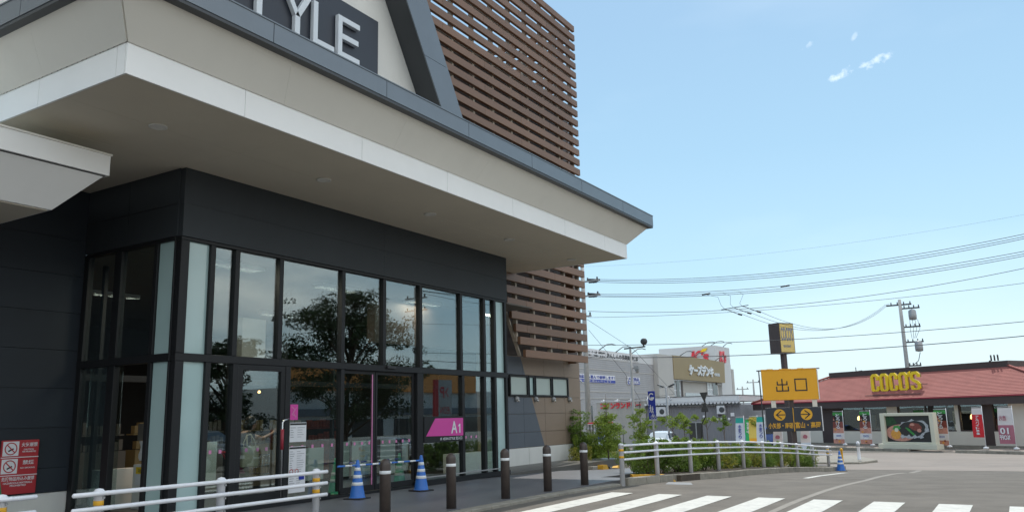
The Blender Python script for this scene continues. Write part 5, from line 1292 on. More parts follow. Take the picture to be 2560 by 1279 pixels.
bw_('black and brown meat banner nearest the exit board', -4.25, 2); bw_('black and brown meat banner left of the food billboard', -2.05, 2); bw_('black and brown meat banner right of the food billboard', 3.35, 2)
banner('red vertical banner with white head beside the restaurant door', cp(5.6, -1.05, 2), CU, -.40, 1.30, .62, [(0, .78, 'redcloth'), (.78, 1, 'whitecloth')], [('アルバイト募集', .70, .085, .22, 'paper')], swing=.03)
t = banner('pale pink discount banner showing a reversed 10, rightmost of the banners', cp(7.35, -1.05, 2), CU, -.75, 1.28, .82, [(0, .52, 'pinkcloth'), (.52, 1, 'whitecloth')], [], swing=.03)
Nn = CU.cross(Z_)
text('lettering', '10', cp(6.72+.36, -.20, 2)+Nn*.06, -CU, Z_, .50, .36, .003, 'paper', t, bold=.03); text('lettering', '%OFF', cp(6.72+.40, -.52, 2)+Nn*.06, -CU, Z_, .6, .26, .003, 'paper', t, bold=.03); text('lettering', '店内', cp(6.72+.30, .55, 2)+Nn*.06, -CU, Z_, .4, .3, .003, 'pinkcloth', t, bold=.02)
NU = Vector((.35, -.94, 0))
def water(label, x, y, zb, h0, h1, wd): return banner(label, (x, y, zb), NU, h0, h1, wd, [(0, .12, 'whitecloth'), (.12, .84, 'palecloth'), (.84, 1, 'teal')], [('水まつり', .74, .10, .16, 'royal')], swing=.05)
water('pale blue banner with teal head, left of the two near the exit board', 44.8, 12.9, gr(44.8), -.6, 1.10, .42)
water('pale blue banner with teal head, touching the exit board', 45.45, 11.95, gr(45.4), -.6, 1.13, .42)
banner('small bright green banner between the two pale blue ones', (50.5, 14.1, gr(50)), NU, -.35, .95, .34, [(0, 1, 'greencloth')], [('営業中', .8, .16, .2, 'paper')], swing=.06)
banner('yellow banner hanging behind the right pale blue banner', (47.5, 12.9, gr(47)), NU, -.35, 1.1, .45, [(0, .2, 'orange'), (.2, 1, 'yellowcloth')], [], swing=.05)
for i, (u, lb) in enumerate(((1.0, 'small white fruit poster banner under the left direction panel'), (2.35, 'small white fruit poster banner under the right direction panel'))):
    p = EO+EU*u-EN*2.5; 
    t = banner(lb, (p.x+.2, p.y-.1, gr(p.x)), EU, -.55, .52, .42, [(0, .35, 'palecloth'), (.35, 1, 'whitecloth')], [], swing=.02)
    Nn = EU.cross(Z_); c = Vector((p.x+.2, p.y-.1, 0))-EU*.22+Nn*.05
    q = MB(); q.prism(ell(0, .12, .12, .10, 12, 0, .1, 3), c, EU, Z_, 0, .004); q.build('printed_fruit', 'pinkcloth', t)

# ------------------------------------------------------------------ cars
def make_car(label, paint, loc, rz, group=None, kind='hatch', plates=True):
    t = thing('car', label, 'car', (0, 0, 0), group)
    L = 1.95
    # stations: x, sill z, shoulder z, roof z, half width at shoulder, half width at roof
    S = [(1.93, .42, .60, .62, .60, .50), (1.88, .28, .70, .76, .74, .60), (1.70, .22, .80, .90, .82, .66), (1.35, .20, .88, .99, .845, .70), (1.00, .20, .92, 1.06, .85, .70),
         (.80, .20, .94, 1.15, .85, .66), (.35, .20, .96, 1.41, .85, .58), (.05, .20, .97, 1.49, .85, .57), (-.5, .20, .98, 1.52, .85, .57), (-1.05, .20, 1.0, 1.49, .85, .565), (-1.45, .21, 1.01, 1.40, .84, .56), (-1.72, .24, 1.0, 1.20, .82, .57), (-1.86, .30, .92, .98, .78, .60), (-1.92, .42, .70, .74, .70, .55)]
    rows = []
    for x, z0, zs_, zr, ws, wr in S:
        half = [(ws*.88, z0), (ws*.985, z0+.12), (ws*1.0, (z0+zs_)*.5), (ws*.985, zs_-.05), (ws*.955, zs_), (wr+(ws*.955-wr)*.12, zr-.07 if zr-zs_ > .2 else zs_+(zr-zs_)*.5), (wr*.86, zr-.01), (wr*.4, zr+.008), (0, zr+.012)]
        rows.append([(x, -y, z) for y, z in half]+[(x, y, z) for y, z in half[-2::-1]])
    b = MB(); b.grid(rows); n = len(rows[0]); 
    for r_, rev in ((rows[0], 1), (rows[-1], 0)):
        base = len(b.v); b.v += [Vector(p) for p in r_]; f = list(range(base, base+n)); b.f.append(f[::-1] if rev else f); b.sm.append(False)
    o = b.build('body', paint, t); s_ = o.modifiers.new('s', 'SUBSURF'); s_.levels = 1; s_.render_levels = 2
    def side(x0, x1, x2, x3, s, name='side_window'): # lower x0..x1, upper x2..x3
        q = MB(); zl, zu = 1.0, 1.37; yl, yu = .835*s, .655*s
        pts = [(x0, yl, zl), (x1, yl, zl+.01), (x3, yu, zu), (x2, yu, zu)]; q.add([Vector(p)+Vector((0, .012*s, .004)) for p in pts], [(0, 1, 2, 3)]); q.add([Vector(p)-Vector((0, .05*s, 0)) for p in pts], [(3, 2, 1, 0)])
        for a in range(4): c_ = (a+1) % 4; q.f.append([a, c_, 4+c_, 4+a]); q.sm.append(False)
        return q.build(name, 'tintwin', t)
    for s in (-1, 1):
        side(.78, -.02, .36, -.02, s); side(-.09, -.82, -.09, -.80, s); side(-.88, -1.40, -.86, -1.18, s)
    def quad(name, m, pts, th=.015):
        q = MB(); nn = (Vector(pts[1])-Vector(pts[0])).cross(Vector(pts[3])-Vector(pts[0])).normalized()*th
        q.hexa([Vector(p)-nn for p in pts]+[Vector(p)+nn for p in pts]); return q.build(name, m, t)
    quad('windscreen', 'winlight' if paint == 'carwhite' else 'tintwin', [(.93, -.66, 1.075), (.93, .66, 1.075), (.38, .53, 1.405), (.38, -.53, 1.405)], .028)
    quad('rear_window', 'tintwin', [(-1.76, .50, 1.12), (-1.76, -.50, 1.12), (-1.52, -.48, 1.37), (-1.52, .48, 1.37)], .03)
    for x in (1.22, -1.20):
        for s in (-1, 1):
            w_ = MB(); w_.lathe([(.20, s*.88), (.30, s*.875), (.31, s*.80), (.31, s*.68), (.2, s*.66)], (x, 0, .30), 20, 'Y'); wh = w_.build('wheel', 'tyre', t)
            w_ = MB(); w_.lathe([(.05, s*.89), (.19, s*.885), (.2, s*.85)], (x, 0, .30), 12, 'Y'); w_.build('rim', 'galv', wh)
    for s in (-1, 1):
        q = MB(); q.hexa([(1.72, s*.52, .66), (1.91, s*.48, .64), (1.72, s*.84, .70), (1.60, s*.845, .70), (1.62, s*.52, .83), (1.80, s*.50, .78), (1.68, s*.80, .86), (1.5, s*.80, .88)]); q.build('headlight', 'winlight', t)
        q = MB(); q.box((-1.87, s*.55, .82), (-1.74, s*.80, 1.0)); q.build('tail_light', 'redgloss', t)
        q = MB(); q.box((.62, s*.90, 1.0), (.78, s*1.06, 1.13)); q.box((.66, s*.80, 1.02), (.72, s*.92, 1.06)); bevel(q.build('mirror', paint, t), .03)
    q = MB(); q.box((1.86, -.42, .50), (1.945, .42, .60)); q.box((1.87, -.5, .30), (1.93, .5, .42)); q.build('grille', 'tyre', t)
    q = MB(); q.box((1.945, -.165, .44), (1.955, .165, .56)); q.build('number_plate', 'paper', t)
    t.location = loc; t.rotation_euler = (0, 0, rz); return t
make_car('white compact hatchback parked behind the hedge, seen from its front', 'carwhite', (52.2, 20.6, gr(52)), R(188))
make_car('blue car partly hidden behind the pale banners at the restaurant', 'carblue', (62.5, 17.1, gr(60)), R(170))
cg_ = 'cars of the car park mirrored in the glass'
make_car('dark hatchback in the car park, mirrored in the left half of the doors', 'cardark', (19.8, -2.6, -.2), R(80), cg_)
make_car('silver hatchback in the car park, mirrored in the right sliding door', 'carsilver', (36.5, -7.2, -.98), R(80), cg_)
make_car('dark hatchback in the car park, mirrored beside the pull handle', 'cardark', (12.3, -3.2, -.05), R(85), cg_)

# ------------------------------------------------------------------ laundry
lau = thing('laundry_building', 'long low grey coin laundry with white eave tiles and red katakana sign', 'building', (66, 24, -1.25))
def LX(name, m, y0, y1, z0, z1, x0=66, x1=66.3, par=None, bv=0): q = MB(); q.box((x0, y0, z0), (x1, y1, z1)); o = q.build(name, m, par or lau); return bevel(o, bv) if bv else o
LX('wall', 'lgrey', 19.2, 27.2, -1.25, 1.98, x1=74)['label'] = 'dark grey ribbed wall'
LX('wall', 'llight', 27.22, 31.8, -1.25, 2.52, x0=65.9, x1=74)['label'] = 'light grey ribbed wall with the sign'
LX('roof_parapet', 'klight', 19.25, 27.2, 2.28, 2.74, x0=66.15, x1=73.9); LX('parapet_cap', 'gutterdark', 19.2, 27.2, 2.742, 2.79, x0=66.1, x1=74); LX('roof_edge', 'klight', 27.2, 31.85, 2.522, 2.60, x0=65.85, x1=74)
LX('eave_board', 'gutterdark', 19.1, 27.15, 1.99, 2.10, x0=65.6, x1=66.15)
q = MB(); y = 19.14
while y < 27.0:
    q.prism([(y, 2.16)]+[(y+.12+.12*math.cos(R(a)), 2.20-.10*math.sin(R(a))) for a in range(180, -1, -30)][::1]+[(y+.24, 2.26), (y, 2.26)], (65.55, 0, 0), Y_, Z_, 0, .5); y += .30
q.build('eave_tiles', 'tilewhite', lau)
for y in (26.7, 25.0): 
    q = MB(); q.tube([(66.1, y, 2.5), (65.7, y, 2.8), (65.1, y-.1, 2.85), (64.6, y-.2, 2.6)], .05, 6); q.build('gooseneck_lamp', 'railwhite', lau)
q = MB(); q.box((65.97, 22.35, -.62), (65.99, 22.85, .62)); q.box((65.97, 22.95, -.62), (65.99, 23.5, .62)); q.build('door_pane', 'tintwin', lau)
q = MB(); q.box((65.955, 22.86, -.62), (65.995, 22.94, .62)); q.box((65.955, 22.3, .62), (65.995, 23.55, .68)); q.build('door_frame', 'galv', lau)
for y0, y1, z0, z1 in ((20.31, 20.95, 1.28, 1.95), (25.3, 26.15, 1.20, 1.98)):
    q = MB(); q.box((65.55, y0, z0), (65.98, y1, z1)); ac = bevel(q.build('outdoor_unit', 'tilewhite', lau), .03)
    q = MB(); q.lathe([(.22, -.012), (.2, -.016), (.03, -.02)], (65.55, (y0+y1)/2-.1, (z0+z1)/2), 18, 'X'); q.build('fan_grille', 'gutterdark', ac)
    q = MB(); q.box((65.5, y0-.1, z1+.12), (66, y1+.1, z1+.15)); q.box((65.6, y0, z0-.2), (65.98, y0+.04, z0)); q.box((65.6, y1-.04, z0-.2), (65.98, y1, z0)); q.build('bracket', 'galv', ac)
for i, y in enumerate((20.1, 20.45, 20.75, 21.05, 21.35, 21.62, 21.95)):
    q = MB(); q.lathe([(.10, 0), (.11, -.10), (.05, -.15), (.01, -.16)], (66, y, .87), 10, 'X'); q.build('vent_cap', 'railwhite', lau)
q = MB(); q.lathe([(.11, 0), (.12, -.12), (.05, -.17), (.01, -.18)], (66, 22.15, 1.1), 10, 'X'); q.build('vent_cap', 'railwhite', lau)
q = MB(); q.box((65.9, 19.65, 1.08), (65.99, 19.95, 1.36)); bevel(q.build('wall_cabinet', 'railwhite', lau), .02)
text('lettering', 'コインランドリー', (65.86, 31.4, 1.95), -Y_, Z_, 3.8, .52, .05, 'redgloss', lau, bold=.05)
q = MB()
for y in (30.9, 29.6, 28.3):
    q.tube([(65.95, y, 2.6), (65.5, y, 2.72), (65.3, y, 2.62)], .035, 6); q.box((65.15, y-.12, 2.56), (65.35, y+.12, 2.66))
q.build('wall_floodlight', 'railwhite', lau)
q = MB(); q.tube([(65.8, 27.7, 1.9), (65.8, 27.7, 2.5), (65.5, 27.5, 2.4)], .03, 6); q.tube([(65.8, 27.7, 2.2), (65.5, 28.0, 2.1)], .03, 6); q.build('aerial', 'gutterdark', lau)
for k in range(4):
    y = 31.0-.0*k-k*.42
    if k < 3: t_ = text('lettering', 'コイン'[k], (65.88, 29.95-k*.26, .30), -Y_, Z_, .2, .22, .02, 'black', lau, bold=.01)
t = thing('bicycle_rack', 'dark bicycle stand frames below the laundry sign', 'rack', (62.0, 28.3, gr(62)))
q = MB()
for k in range(4): q.tube([(62, 29.6-k*.55, -1.25), (62, 29.6-k*.55, -.15), (62, 29.3-k*.55, -.15), (62, 29.3-k*.55, -1.25)], .035, 6)
q.build('frame', 'gutterdark', t)
# ------------------------------------------------------------------ electronics store behind
KY = 44.
ks = thing('electronics_store', 'big grey electronics store with gold sign band and square rooftop tower', 'building', (110, 48, -1.3))
def KB(name, m, x0, x1, z0, z1, y0=KY, y1=KY+.4, par=None, bv=0): q = MB(); q.box((x0, y0, z0), (x1, y1, z1)); o = q.build(name, m, par or ks); return bevel(o, bv) if bv else o
KB('wall', 'kgrey', 60, 110.2, -1.3, 8.25, y1=70)['label'] = 'grey ribbed side wall'
KB('top_band', 'klight', 60, 110.2, 8.26, 9.42, y0=KY-.04, y1=KY+.4)
for z in (6.9, 3.4, 4.2): KB('wall_rail', 'kbeige', 60, 110.2, z, z+.10, y0=KY-.06, y1=KY-.002)
KB('wall', 'kbeige', 110.22, 116.3, -1.3, 9.82, y0=KY-.7, y1=70)['label'] = 'beige corner tower'
KB('wall', 'kbeige', 116.3, 141.0, -1.3, 6.35, y0=KY+.3, y1=70)['label'] = 'wall with windows'
KB('wall', 'klight', 141.0, 147.0, -1.3, 9.75, y0=KY-.2, y1=70)['label'] = 'pale right end pier'
gp_ = MB()
N_ = 14
rowsF = []
for i in range(N_+1):
    k = i/N_; x = 116.3+k*24.9; y = KY-.75+1.1*math.sin(k*math.pi)*.0
    rowsF.append((x, y))
gp_.prism([(116.3, 6.42), (141.0, 6.36), (141.4, 9.95)]+[(116.3+25.1*k/10, 9.9+.12*math.sin(k/10*math.pi)) for k in range(9, -1, -1)], (0, KY-.8, 0), X_, Z_, -1.0, 0)
gold = gp_.build('gold_sign_band', 'kgold', ks)
text('lettering', 'ケーズデンキ', (122.6, KY-.82, 7.12), X_, Z_, 11.8, 1.75, .2, 'letterwhite', gold, bold=.05, shear=.15); text('lettering', '小矢部店', (135.2, KY-.82, 7.35), X_, Z_, 2.8, .55, .1, 'letterwhite', gold, bold=.02)
for x0, x1, z0, xs4, zs4, dk in ((117.0, 121.3, 3.6, (117.0, 118.1, 119.2, 120.3, 121.3), (4.8,), (119.4, 120.6)), (134.2, 139.6, 4.3, (134.2, 135.5, 136.8, 138.2, 139.6), (4.3, 5.2, 6.3), (136.9, 139.3))):
    q = MB(); q.box((x0, KY+.2, z0), (x1, KY+.28, 6.3)); wn = q.build('window', 'winlight', ks)
    q = MB()
    for x in xs4: q.box((x-.07, KY+.14, z0), (x+.07, KY+.2, 6.3))
    for z in zs4: q.box((x0, KY+.13, z-.07), (x1, KY+.195, z+.07))
    q.build('window_frame', 'railwhite', wn)
    q = MB(); q.box((dk[0], KY+.09, z0), (dk[1], KY+.125, 6.25)); q.build('dark_pane', 'tintwin', wn)
q = MB(); q.box((123.5, KY+.2, 3.6), (131, KY+.28, 4.5)); q.build('window', 'winlight', ks)
KB('red_banner', 'darkbrown', 121.5, 122.2, 3.6, 6.3, y0=KY+.1, y1=KY+.29)
# tower
tw = MB(); tw.box((138.9, KY-.1, 6), (147.2, 54.2, 12.78)); tw = tw.build('tower', 'klight', ks)
text('lettering', "K's", (138.85, 48.4, 10.0), -Y_, Z_, 3.35, 2.1, .12, 'redgloss', tw, bold=.04, shear=.2)
q = MB(); q.prism([(-46.5, 11.75), (-46.1, 12.3), (-45.2, 12.4), (-45.6, 11.85)], (138.85, 0, 0), -Y_, Z_, .02, .16); q.build('gold_tick', 'yellow', tw)
text('lettering', "K's", (140.8, KY-.16, 9.95), X_, Z_, 3.8, 2.05, .12, 'redgloss', tw, bold=.04, shear=.2)
KB('side_pylon', 'kbeige', 147.25, 148.6, -1.3, 9.0, y0=KY-.2, y1=KY+3)
# wall banners
def kban(label_, x0, x1, z0, z1, words, m='paper'):
    b_ = KB('wall_banner', m, x0, x1, z0, z1, y0=KY-.12, y1=KY-.07)
    for s, a, c, zz, hh, mm in words: text('lettering', s, (a, KY-.13, zz), X_, Z_, c-a, hh, .02, mm, b_, bold=.02)
    return b_
kban('', 88.0, 94.1, 8.42, 9.25, [('パソコン・ゲーム機・修理受付中', 88.3, 93.9, 8.90, .27, 'black'), ('お気軽にご相談ください', 88.3, 93.9, 8.50, .25, 'black')])
kban('', 94.3, 104.9, 8.42, 9.22, [('あんしんの長期無料保証', 94.5, 104.7, 8.48, .66, 'black')])
k1 = kban('', 80.0, 96.7, 5.32, 6.32, [('他店でお買上の商品でも喜んで修理します！', 80.3, 96.5, 5.80, .42, 'royal')]); 
KB('banner_band', 'royal', 80.0, 96.7, 5.36, 5.72, y0=KY-.14, y1=KY-.122, par=k1); text('lettering', '当店にない部品もお取り寄せいたします', (81, KY-.15, 5.44), X_, Z_, 14.5, .2, .01, 'paper', k1)
k2 = kban('', 100.6, 104.8, 5.32, 6.32, [('大型商品', 100.9, 104.5, 5.86, .40, 'royal')]); KB('banner_band', 'royal', 100.7, 104.7, 5.36, 5.80, y0=KY-.14, y1=KY-.122, par=k2); text('lettering', '配送無料', (100.9, KY-.15, 5.42), X_, Z_, 3.6, .33, .01, 'paper', k2, bold=.02)
def hook(x, y, z, dx=1.6, dy=-1.2): 
    q = MB(); q.tube([(x, y, z), (x+dx*.6, y+dy*.6, z+.75), (x+dx, y+dy, z+.85), (x+dx*1.25, y+dy*1.3, z+.75)], .06, 6); q.build('sign_lamp', 'gutterdark', ks)
for x in (92.5, 97.5, 102.4): hook(x, KY-.05, 9.4, 2.6, -.6)
for x in (119.5, 125, 136.5): hook(x, KY-.7, 9.95, 3.2, -.6)
for y in (46.2, 44.6): hook(138.9, y, 12.75, 2.2, -1.2)
hook(143.5, KY, 12.7, 2.0, -.8)
KB('dark_door', 'tintwin', 88.6, 90.0, -.9, 2.6, y0=KY-.03, y1=KY-.005); KB('dark_door', 'tintwin', 93.0, 95.2, -.9, 2.6, y0=KY-.03, y1=KY-.005)
# red topped vending shelter and kiosk at left of the bushes
t = thing('bike_shelter', 'small shelter with red and white edge beside the utility pole', 'shelter', (42, 19.2, gr(42)))
q = MB(); q.box((41.2, 19.5, .98), (42.4, 20.5, 1.05)); q.build('roof', 'redgloss', t); q = MB(); q.box((41.18, 19.48, .95), (42.42, 20.52, .978)); q.build('roof_edge', 'paper', t)
q = MB()
for x, y in ((41.3, 20.4), (42.3, 19.6), (42.3, 20.4)): q.tube([(x, y, -1.15), (x, y, .94)], .03, 6)
q.build('post', 'black', t)
q = MB(); q.box((41.6, 19.7, -.3), (41.7, 20.25, .75)); q.build('notice_board', 'palecloth', t); q = MB(); q.box((41.55, 19.75, .05), (41.595, 20.2, .35)); q.build('print', 'royal', t)
q = MB(); q.box((41.9, 19.6, -1.1), (42.3, 20.0, -.1)); q.build('bin', 'galv', t)
# far houses between laundry and restaurant
def house(label, x, y, w_, d_, z0, z1, m, mr, hh=1.2, rest_=None):
    t = thing('house', label, 'house', (x, y, z0), 'distant low houses')
    q = MB(); q.box((x, y, z0), (x+d_, y+w_, z1)); q.build('wall', m, t)
    q = MB(); q.hexa([(x-.4, y-.4, z1), (x+d_+.4, y-.4, z1), (x+d_+.4, y+w_+.4, z1), (x-.4, y+w_+.4, z1), (x+d_*.5-.1, y-.4, z1+hh), (x+d_*.5+.1, y-.4, z1+hh), (x+d_*.5+.1, y+w_+.4, z1+hh), (x+d_*.5-.1, y+w_+.4, z1+hh)]); q.build('roof', mr, t)
    q = MB()
    for k in range(3): q.box((x-.03, y+w_*(.15+.3*k), z0+(z1-z0)*.4), (x-.005, y+w_*(.27+.3*k), z0+(z1-z0)*.75))
    q.build('window', 'tintwin', t)
house('distant house with a flat grey roof right of the laundry', 118, 31.0, 6.5, 9, -1.4, 2.1, 'kgrey', 'gutterdark', .6)
house('distant beige house behind the parked blue car', 96, 24.0, 5.0, 7, -1.4, 1.4, 'kbeige', 'shoporange', .5)
house('distant low house with a dark blue roof', 105, 24.5, 6.0, 8, -1.4, 1.7, 'kbeige', 'slate', .5)
house('distant dark roofed house half hidden by the exit board', 135, 28.0, 9.0, 9, -1.4, 2.6, 'render', 'gutterdark', 1.0)
t = thing('street_lamp', 'thin grey light pole in front of the distant houses', 'street lamp', (78, 19.9, gr(78)))
q = MB(); q.tube([(78, 19.9, -1.3), (78, 19.9, 1.9), (78, 20.4, 2.05)], .06, 6); q.build('pole', 'galv', t)

# ------------------------------------------------------------------ utility poles and wires
PXW = 47.0
def upole(label, x, y, z0, z1, r0=.19, r1=.12, arms=()):
    t = thing('utility_pole', label, 'utility pole', (x, y, z0), 'concrete utility poles')
    q = MB(); q.tube([(x, y, z0), (x, y, z1)], [r0, r1], 16); q.build('pole', 'pole', t)
    for z, y0, y1, dx in arms:
        q = MB(); q.box((x-.05+dx, y+y0, z-.05), (x+.05+dx, y+y1, z+.05)); a = q.build('cross_arm', 'galv', t)
        for k in range(3):
            q = MB(); yy = y+y0+(y1-y0)*(.1+.4*k); q.lathe([(.05, 0), (.07, .05), (.04, .1), (.07, .15), (.02, .2)], (x+dx, yy, z+.05), 8); q.build('insulator', 'gutterdark', a)
    return t
P1 = upole('tall concrete utility pole at the right edge of the brown louvre screen', 47, 23.28, -1.2, 11.2, arms=((9.95, -1.2, .5, 0), (9.0, -1.2, .5, 0), (7.7, -.5, .3, 0)))
q = MB()
for z, y in ((9.95, 22.35), (9.02, 22.40)):
    for k in range(3):
        q.tube([(47, y+.5, z-.08+.1*k), (47, y-.05-.12*k, z-.10+.06*k)], .055, 6); q.tube([(47, y+.3-.1*k, z+.1), (47, y+.15-.1*k, z-.15)], .035, 5)
q.build('strain_insulator', 'black', P1)
q = MB(); q.tube([(47, 23.1, 3.0), (47, 23.9, 3.8)], .03, 6); q.box((46.85, 23.05, -.2), (47.1, 23.2, .1)); q.lathe([(.2, .0), (.205, .03), (.205, .12), (.2, .14)], (47, 23.28, .55), 12); q.build('bracket', 'galv', P1)
P3 = upole('utility pole of the car park, mirrored in the upper glass', 47, -14.0, -1.2, 11.0, arms=((10.2, -1, 1, 0), (9.3, -1, 1, 0)))
P2 = thing('utility_pole', 'utility pole with transformers rising behind the restaurant roof', 'utility pole', (77.3, 7.84, -1.3), 'concrete utility poles')
q = MB(); q.tube([(77.3, 7.84, -1.3), (77.3, 7.84, 10.6)], [.21, .13], 14); q.build('pole', 'pole', P2)
for z, y0, y1 in ((10.15, -.9, 1.1), (9.8, -1.5, .0), (8.2, -1.4, 0), (6.9, -1.5, 0), (4.9, -1.1, 0)):
    q = MB(); q.box((77.24, 7.84+y0, z-.06), (77.36, 7.84+y1, z+.06)); a = q.build('cross_arm', 'gutterdark', P2)
    for k in range(4): q = MB(); q.tube([(77.3, 7.84+y0+(y1-y0)*(.05+.25*k), z), (77.3, 7.84+y0+(y1-y0)*(.05+.25*k), z+.25)], .05, 5); q.build('insulator', 'gutterdark', a)
for y, z in ((6.95, 9.2), (6.75, 6.5)):
    q = MB(); q.lathe([(.10, -.45), (.30, -.40), (.32, -.1), (.30, .35), (.18, .45), (.05, .5)], (77.2, y, z), 12); q.build('transformer', 'galv', P2)
q = MB()
for k in range(4): q.tube([(77.2, 6.6+.2*k, 8.8), (77.2, 6.5+.25*k, 8.0), (77.2, 6.9+.1*k, 7.2)], .02, 4)
q.tube([(77.2, 6.7, 6.0), (77.2, 6.9, 5.3), (77.2, 7.4, 4.9)], .03, 5); q.build('drop_cable', 'wire', P2)
def wire(label, A, M_, B, r=.0145, X=PXW, ext=-14.0, group='overhead wires', a_end=None):
    """parabola through three measured (y, z) points, run on to the next pole"""
    (ya, za), (ym, zm), (yb, zb) = A, M_, B
    def f(y): return za*(y-ym)*(y-yb)/((ya-ym)*(ya-yb))+zm*(y-ya)*(y-yb)/((ym-ya)*(ym-yb))+zb*(y-ya)*(y-ym)/((yb-ya)*(yb-ym))
    n = 40; y0 = a_end if a_end is not None else ya; P = [(X, y0+(ext-y0)*i/n, f(y0+(ext-y0)*i/n)) for i in range(n+1)]
    q = MB(); q.tube(P, r, 6, caps=False); o = q.build('overhead_wire', 'wire'); tag(o, label, 'wire', group); return o
wire('top wire of the upper bundle of three', (22.33, 10.02), (9.11, 9.16), (-1.18, 9.73)); wire('middle wire of the upper bundle of three', (22.33, 9.94), (9.12, 9.03), (-1.17, 9.61), X=47.05); wire('lowest wire of the upper bundle of three', (22.34, 9.84), (9.13, 8.89), (-1.15, 9.49), X=46.95)
wire('top wire of the second bundle of three', (22.38, 9.06), (9.18, 8.36), (-1.08, 8.87)); wire('middle wire of the second bundle of three', (22.38, 8.98), (9.2, 8.22), (-1.06, 8.75), X=47.05); wire('lowest wire of the second bundle of three', (22.39, 8.9), (9.21, 8.09), (-1.05, 8.63), X=46.95)
wire('thin wire carrying the small cable spreader', (23.0, 8.02), (9.29, 7.26), (-.97, 8.03), .014); wire('thin wire just below the cable spreader', (23.02, 7.61), (9.3, 7.08), (-.88, 7.3), .011); wire('very thin highest wire against the open sky', (23.01, 10.94), (9.0, 10.34), (-1.31, 10.71), .004)
wire('single wire crossing in front of the yellow pole sign', (23.1, 5.84), (9.46, 5.31), (-.64, 5.42), .016); wire('lowest thick wire below the pole sign', (23.14, 5.06), (9.54, 4.55), (-.56, 4.72), .021)
# branch line
t = thing('cable_spreader', 'small spreader bar with three drop cables hanging from the wires', 'cable fitting', (47, 13.4, 7.4))
q = MB(); q.tube([(47, 14.3, 7.34), (47, 12.7, 7.46)], .022, 6); q.build('bar', 'wire', t)
for k in range(3):
    y = 14.1-k*.55; q = MB(); q.tube([(47, y, 7.36+.03*k), (47.4, y-.65, 7.05+.03*k)], .02, 6); q.tube([(47.4, y-.65, 7.05+.03*k), (47.5, y-.85, 6.98+.03*k)], .05, 6); q.build('insulator', 'black', t)
    q = MB(); q.tube([(47, y+1.0-.4*k, 8.3), (47, y+.35-.2*k, 8.1), (47, y+.2, 7.6), (47, y, 7.36)], .010, 5); q.build('drop_cable', 'wire', t)
for yb_ in (15.4, 10.8):
    q = MB(); q.tube([(47, yb_, 8.33), (47, yb_-.5, 8.36)], .045, 6); q.build('cable_clamp', 'black', t)
def branch(label, dy, dz, r=.012):
    pts = []
    A = Vector((47.5, 13.0+dy, 7.0+dz)); B = Vector((77.2, 8.9+dy*.3, 10.25+dz)); n = 24
    for i in range(n+1):
        k = i/n; p = A.lerp(B, k); p.z -= 4*1.55*k*(1-k); pts.append(p)
    q = MB(); q.tube(pts, r, 5, caps=False); tag(q.build('overhead_wire', 'wire'), label, 'wire', 'overhead wires')
branch('left sagging branch wire running to the pole behind the restaurant', .25, .03); branch('middle sagging branch wire running to the pole behind the restaurant', -.3, .06); branch('right sagging branch wire running to the pole behind the restaurant', -.8, .09)
q = MB(); q.tube([(47, 23.2, 8.0), (52, 21.3, 5.0), (60, 19.6, -.2)], .010, 5, caps=False) if False else q.tube([(47, 23.1, 7.5), (54, 22.9, 5.9), (61.5, 22.9, 2.9), (65.9, 29.6, 2.6)], .012, 5, caps=False); tag(q.build('overhead_wire', 'wire'), 'slanting service wire dropping to the laundry roof corner', 'wire', 'overhead wires')
q = MB(); q.tube([(47, 23.0, 6.8), (56.5, 24.8, 4.4), (65.9, 27.6, 2.5)], .012, 5, caps=False); tag(q.build('overhead_wire', 'wire'), 'second slanting service wire in front of the grey store wall', 'wire', 'overhead wires')
for i, (x, y, h) in enumerate(((110.5, 30.06, 5.6), (119.7, 34.19, 5.0), (128, 29.0, 4.6))):
    t = upole(['tiny far utility pole left of the exit board', 'tiny far utility pole just right of the laundry', 'tiny far utility pole next to the exit board edge'][i], x, y, -1.4, h, .15, .1, arms=((h-.4, -.9, .9, 0),))
t = thing('television_aerial', 'roof aerial showing above the restaurant roof left of its letters', 'aerial', (75, 10.9, 2)); q = MB(); q.tube([(75, 11.6, 2), (75, 11.6, 4.9)], .035, 5); q.tube([(75, 12.1, 4.5), (75, 11.1, 4.6)], .03, 5); q.build('mast', 'gutterdark', t)

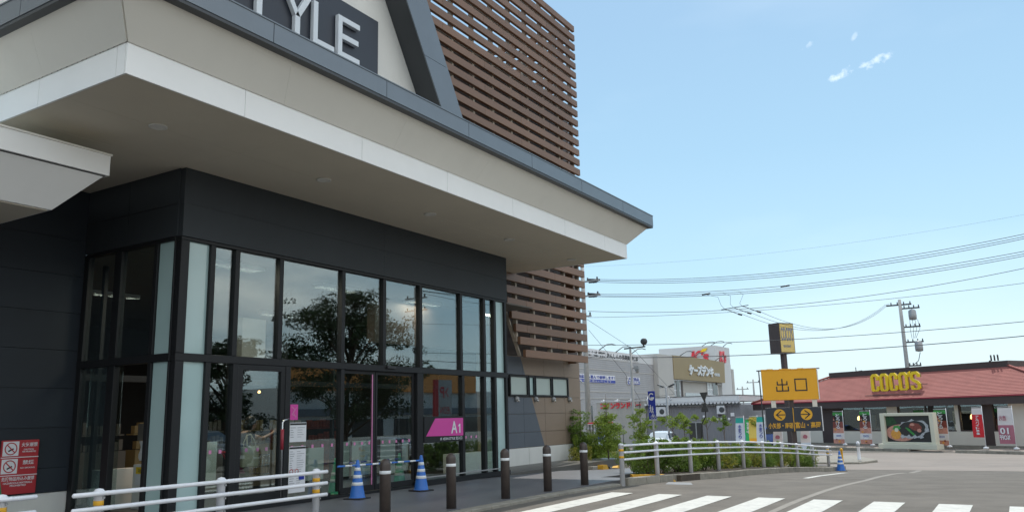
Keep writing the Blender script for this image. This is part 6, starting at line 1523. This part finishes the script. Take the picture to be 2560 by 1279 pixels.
# ------------------------------------------------------------------ across the lane (seen only in the glass)
t = thing('roadside_shop', 'long white roadside shop with orange and blue bands, mirrored in the glass', 'shop', (68, -26, -1.3))
q = MB(); q.box((46, -36, -1.3), (100, -26, 4.2)); q.build('wall', 'shopwhite', t); q = MB(); q.box((45.9, -25.99, 4.0), (72, -25.7, 6.1)); q.build('orange_band', 'shoporange', t); q = MB(); q.box((45.9, -25.98, 1.9), (100, -25.75, 2.5)); q.build('blue_band', 'slate', t)
q = MB()
for k in range(9): q.box((48+k*5.5, -25.99, -1.0), (52+k*5.5, -25.93, 1.6))
q.build('window', 'tintwin', t)
t = thing('roadside_house', 'pale two storey building mirrored at the left part of the glass', 'building', (22, -32, 0))
q = MB(); q.box((14, -40, -1.3), (33, -30, 3.0)); q.build('wall', 'interior', t); q = MB(); q.hexa([(13, -41, 3), (34, -41, 3), (34, -29, 3), (13, -29, 3), (16, -36, 5.4), (31, -36, 5.4), (31, -34, 5.4), (16, -34, 5.4)]); q.build('roof', 'slatback', t)
q = MB()
for k in range(5): q.box((15+k*3.6, -29.99, -.4), (17.2+k*3.6, -29.94, 1.8))
q.build('window', 'tintwin', t)
t = thing('car_park_wall', 'low pale wall along the far side of the car park, mirrored in the doors', 'wall', (30, -18, 0)); q = MB(); q.box((5, -18.2, -1.3), (70, -18, .3)); q.build('wall', 'render', t)
t = thing('direction_board', 'grey and red parking board mirrored right of the sliding doors', 'sign', (34.2, -2.0, -1.2))
q = MB(); q.box((33.5, -2.05, 1.45), (34.65, -1.95, 3.4)); q.build('board', 'galv', t); q = MB(); q.box((33.18, -2.06, 1.45), (33.5, -1.94, 3.4)); q.build('red_edge', 'red', t); q = MB(); q.box((33.6, -2.03, -1.1), (33.75, -1.97, 1.45)); q.box((34.4, -2.03, -1.1), (34.55, -1.97, 1.45)); q.build('leg', 'galv', t)
text('lettering', 'P', (34.0, -1.948, 2.5), -X_, Z_, .38, .55, .004, 'red', t, bold=.02); text('lettering', 'ÆON', (34.5, -1.948, 1.7), -X_, Z_, .85, .35, .004, 'red', t)
q = MB(); q.stroke([(-34.35, 3.0), (-34.1, 2.78), (-34.35, 2.56)], .07, (0, -1.945, 0), -X_, Z_, -.004, 0); q.build('arrow', 'red', t)
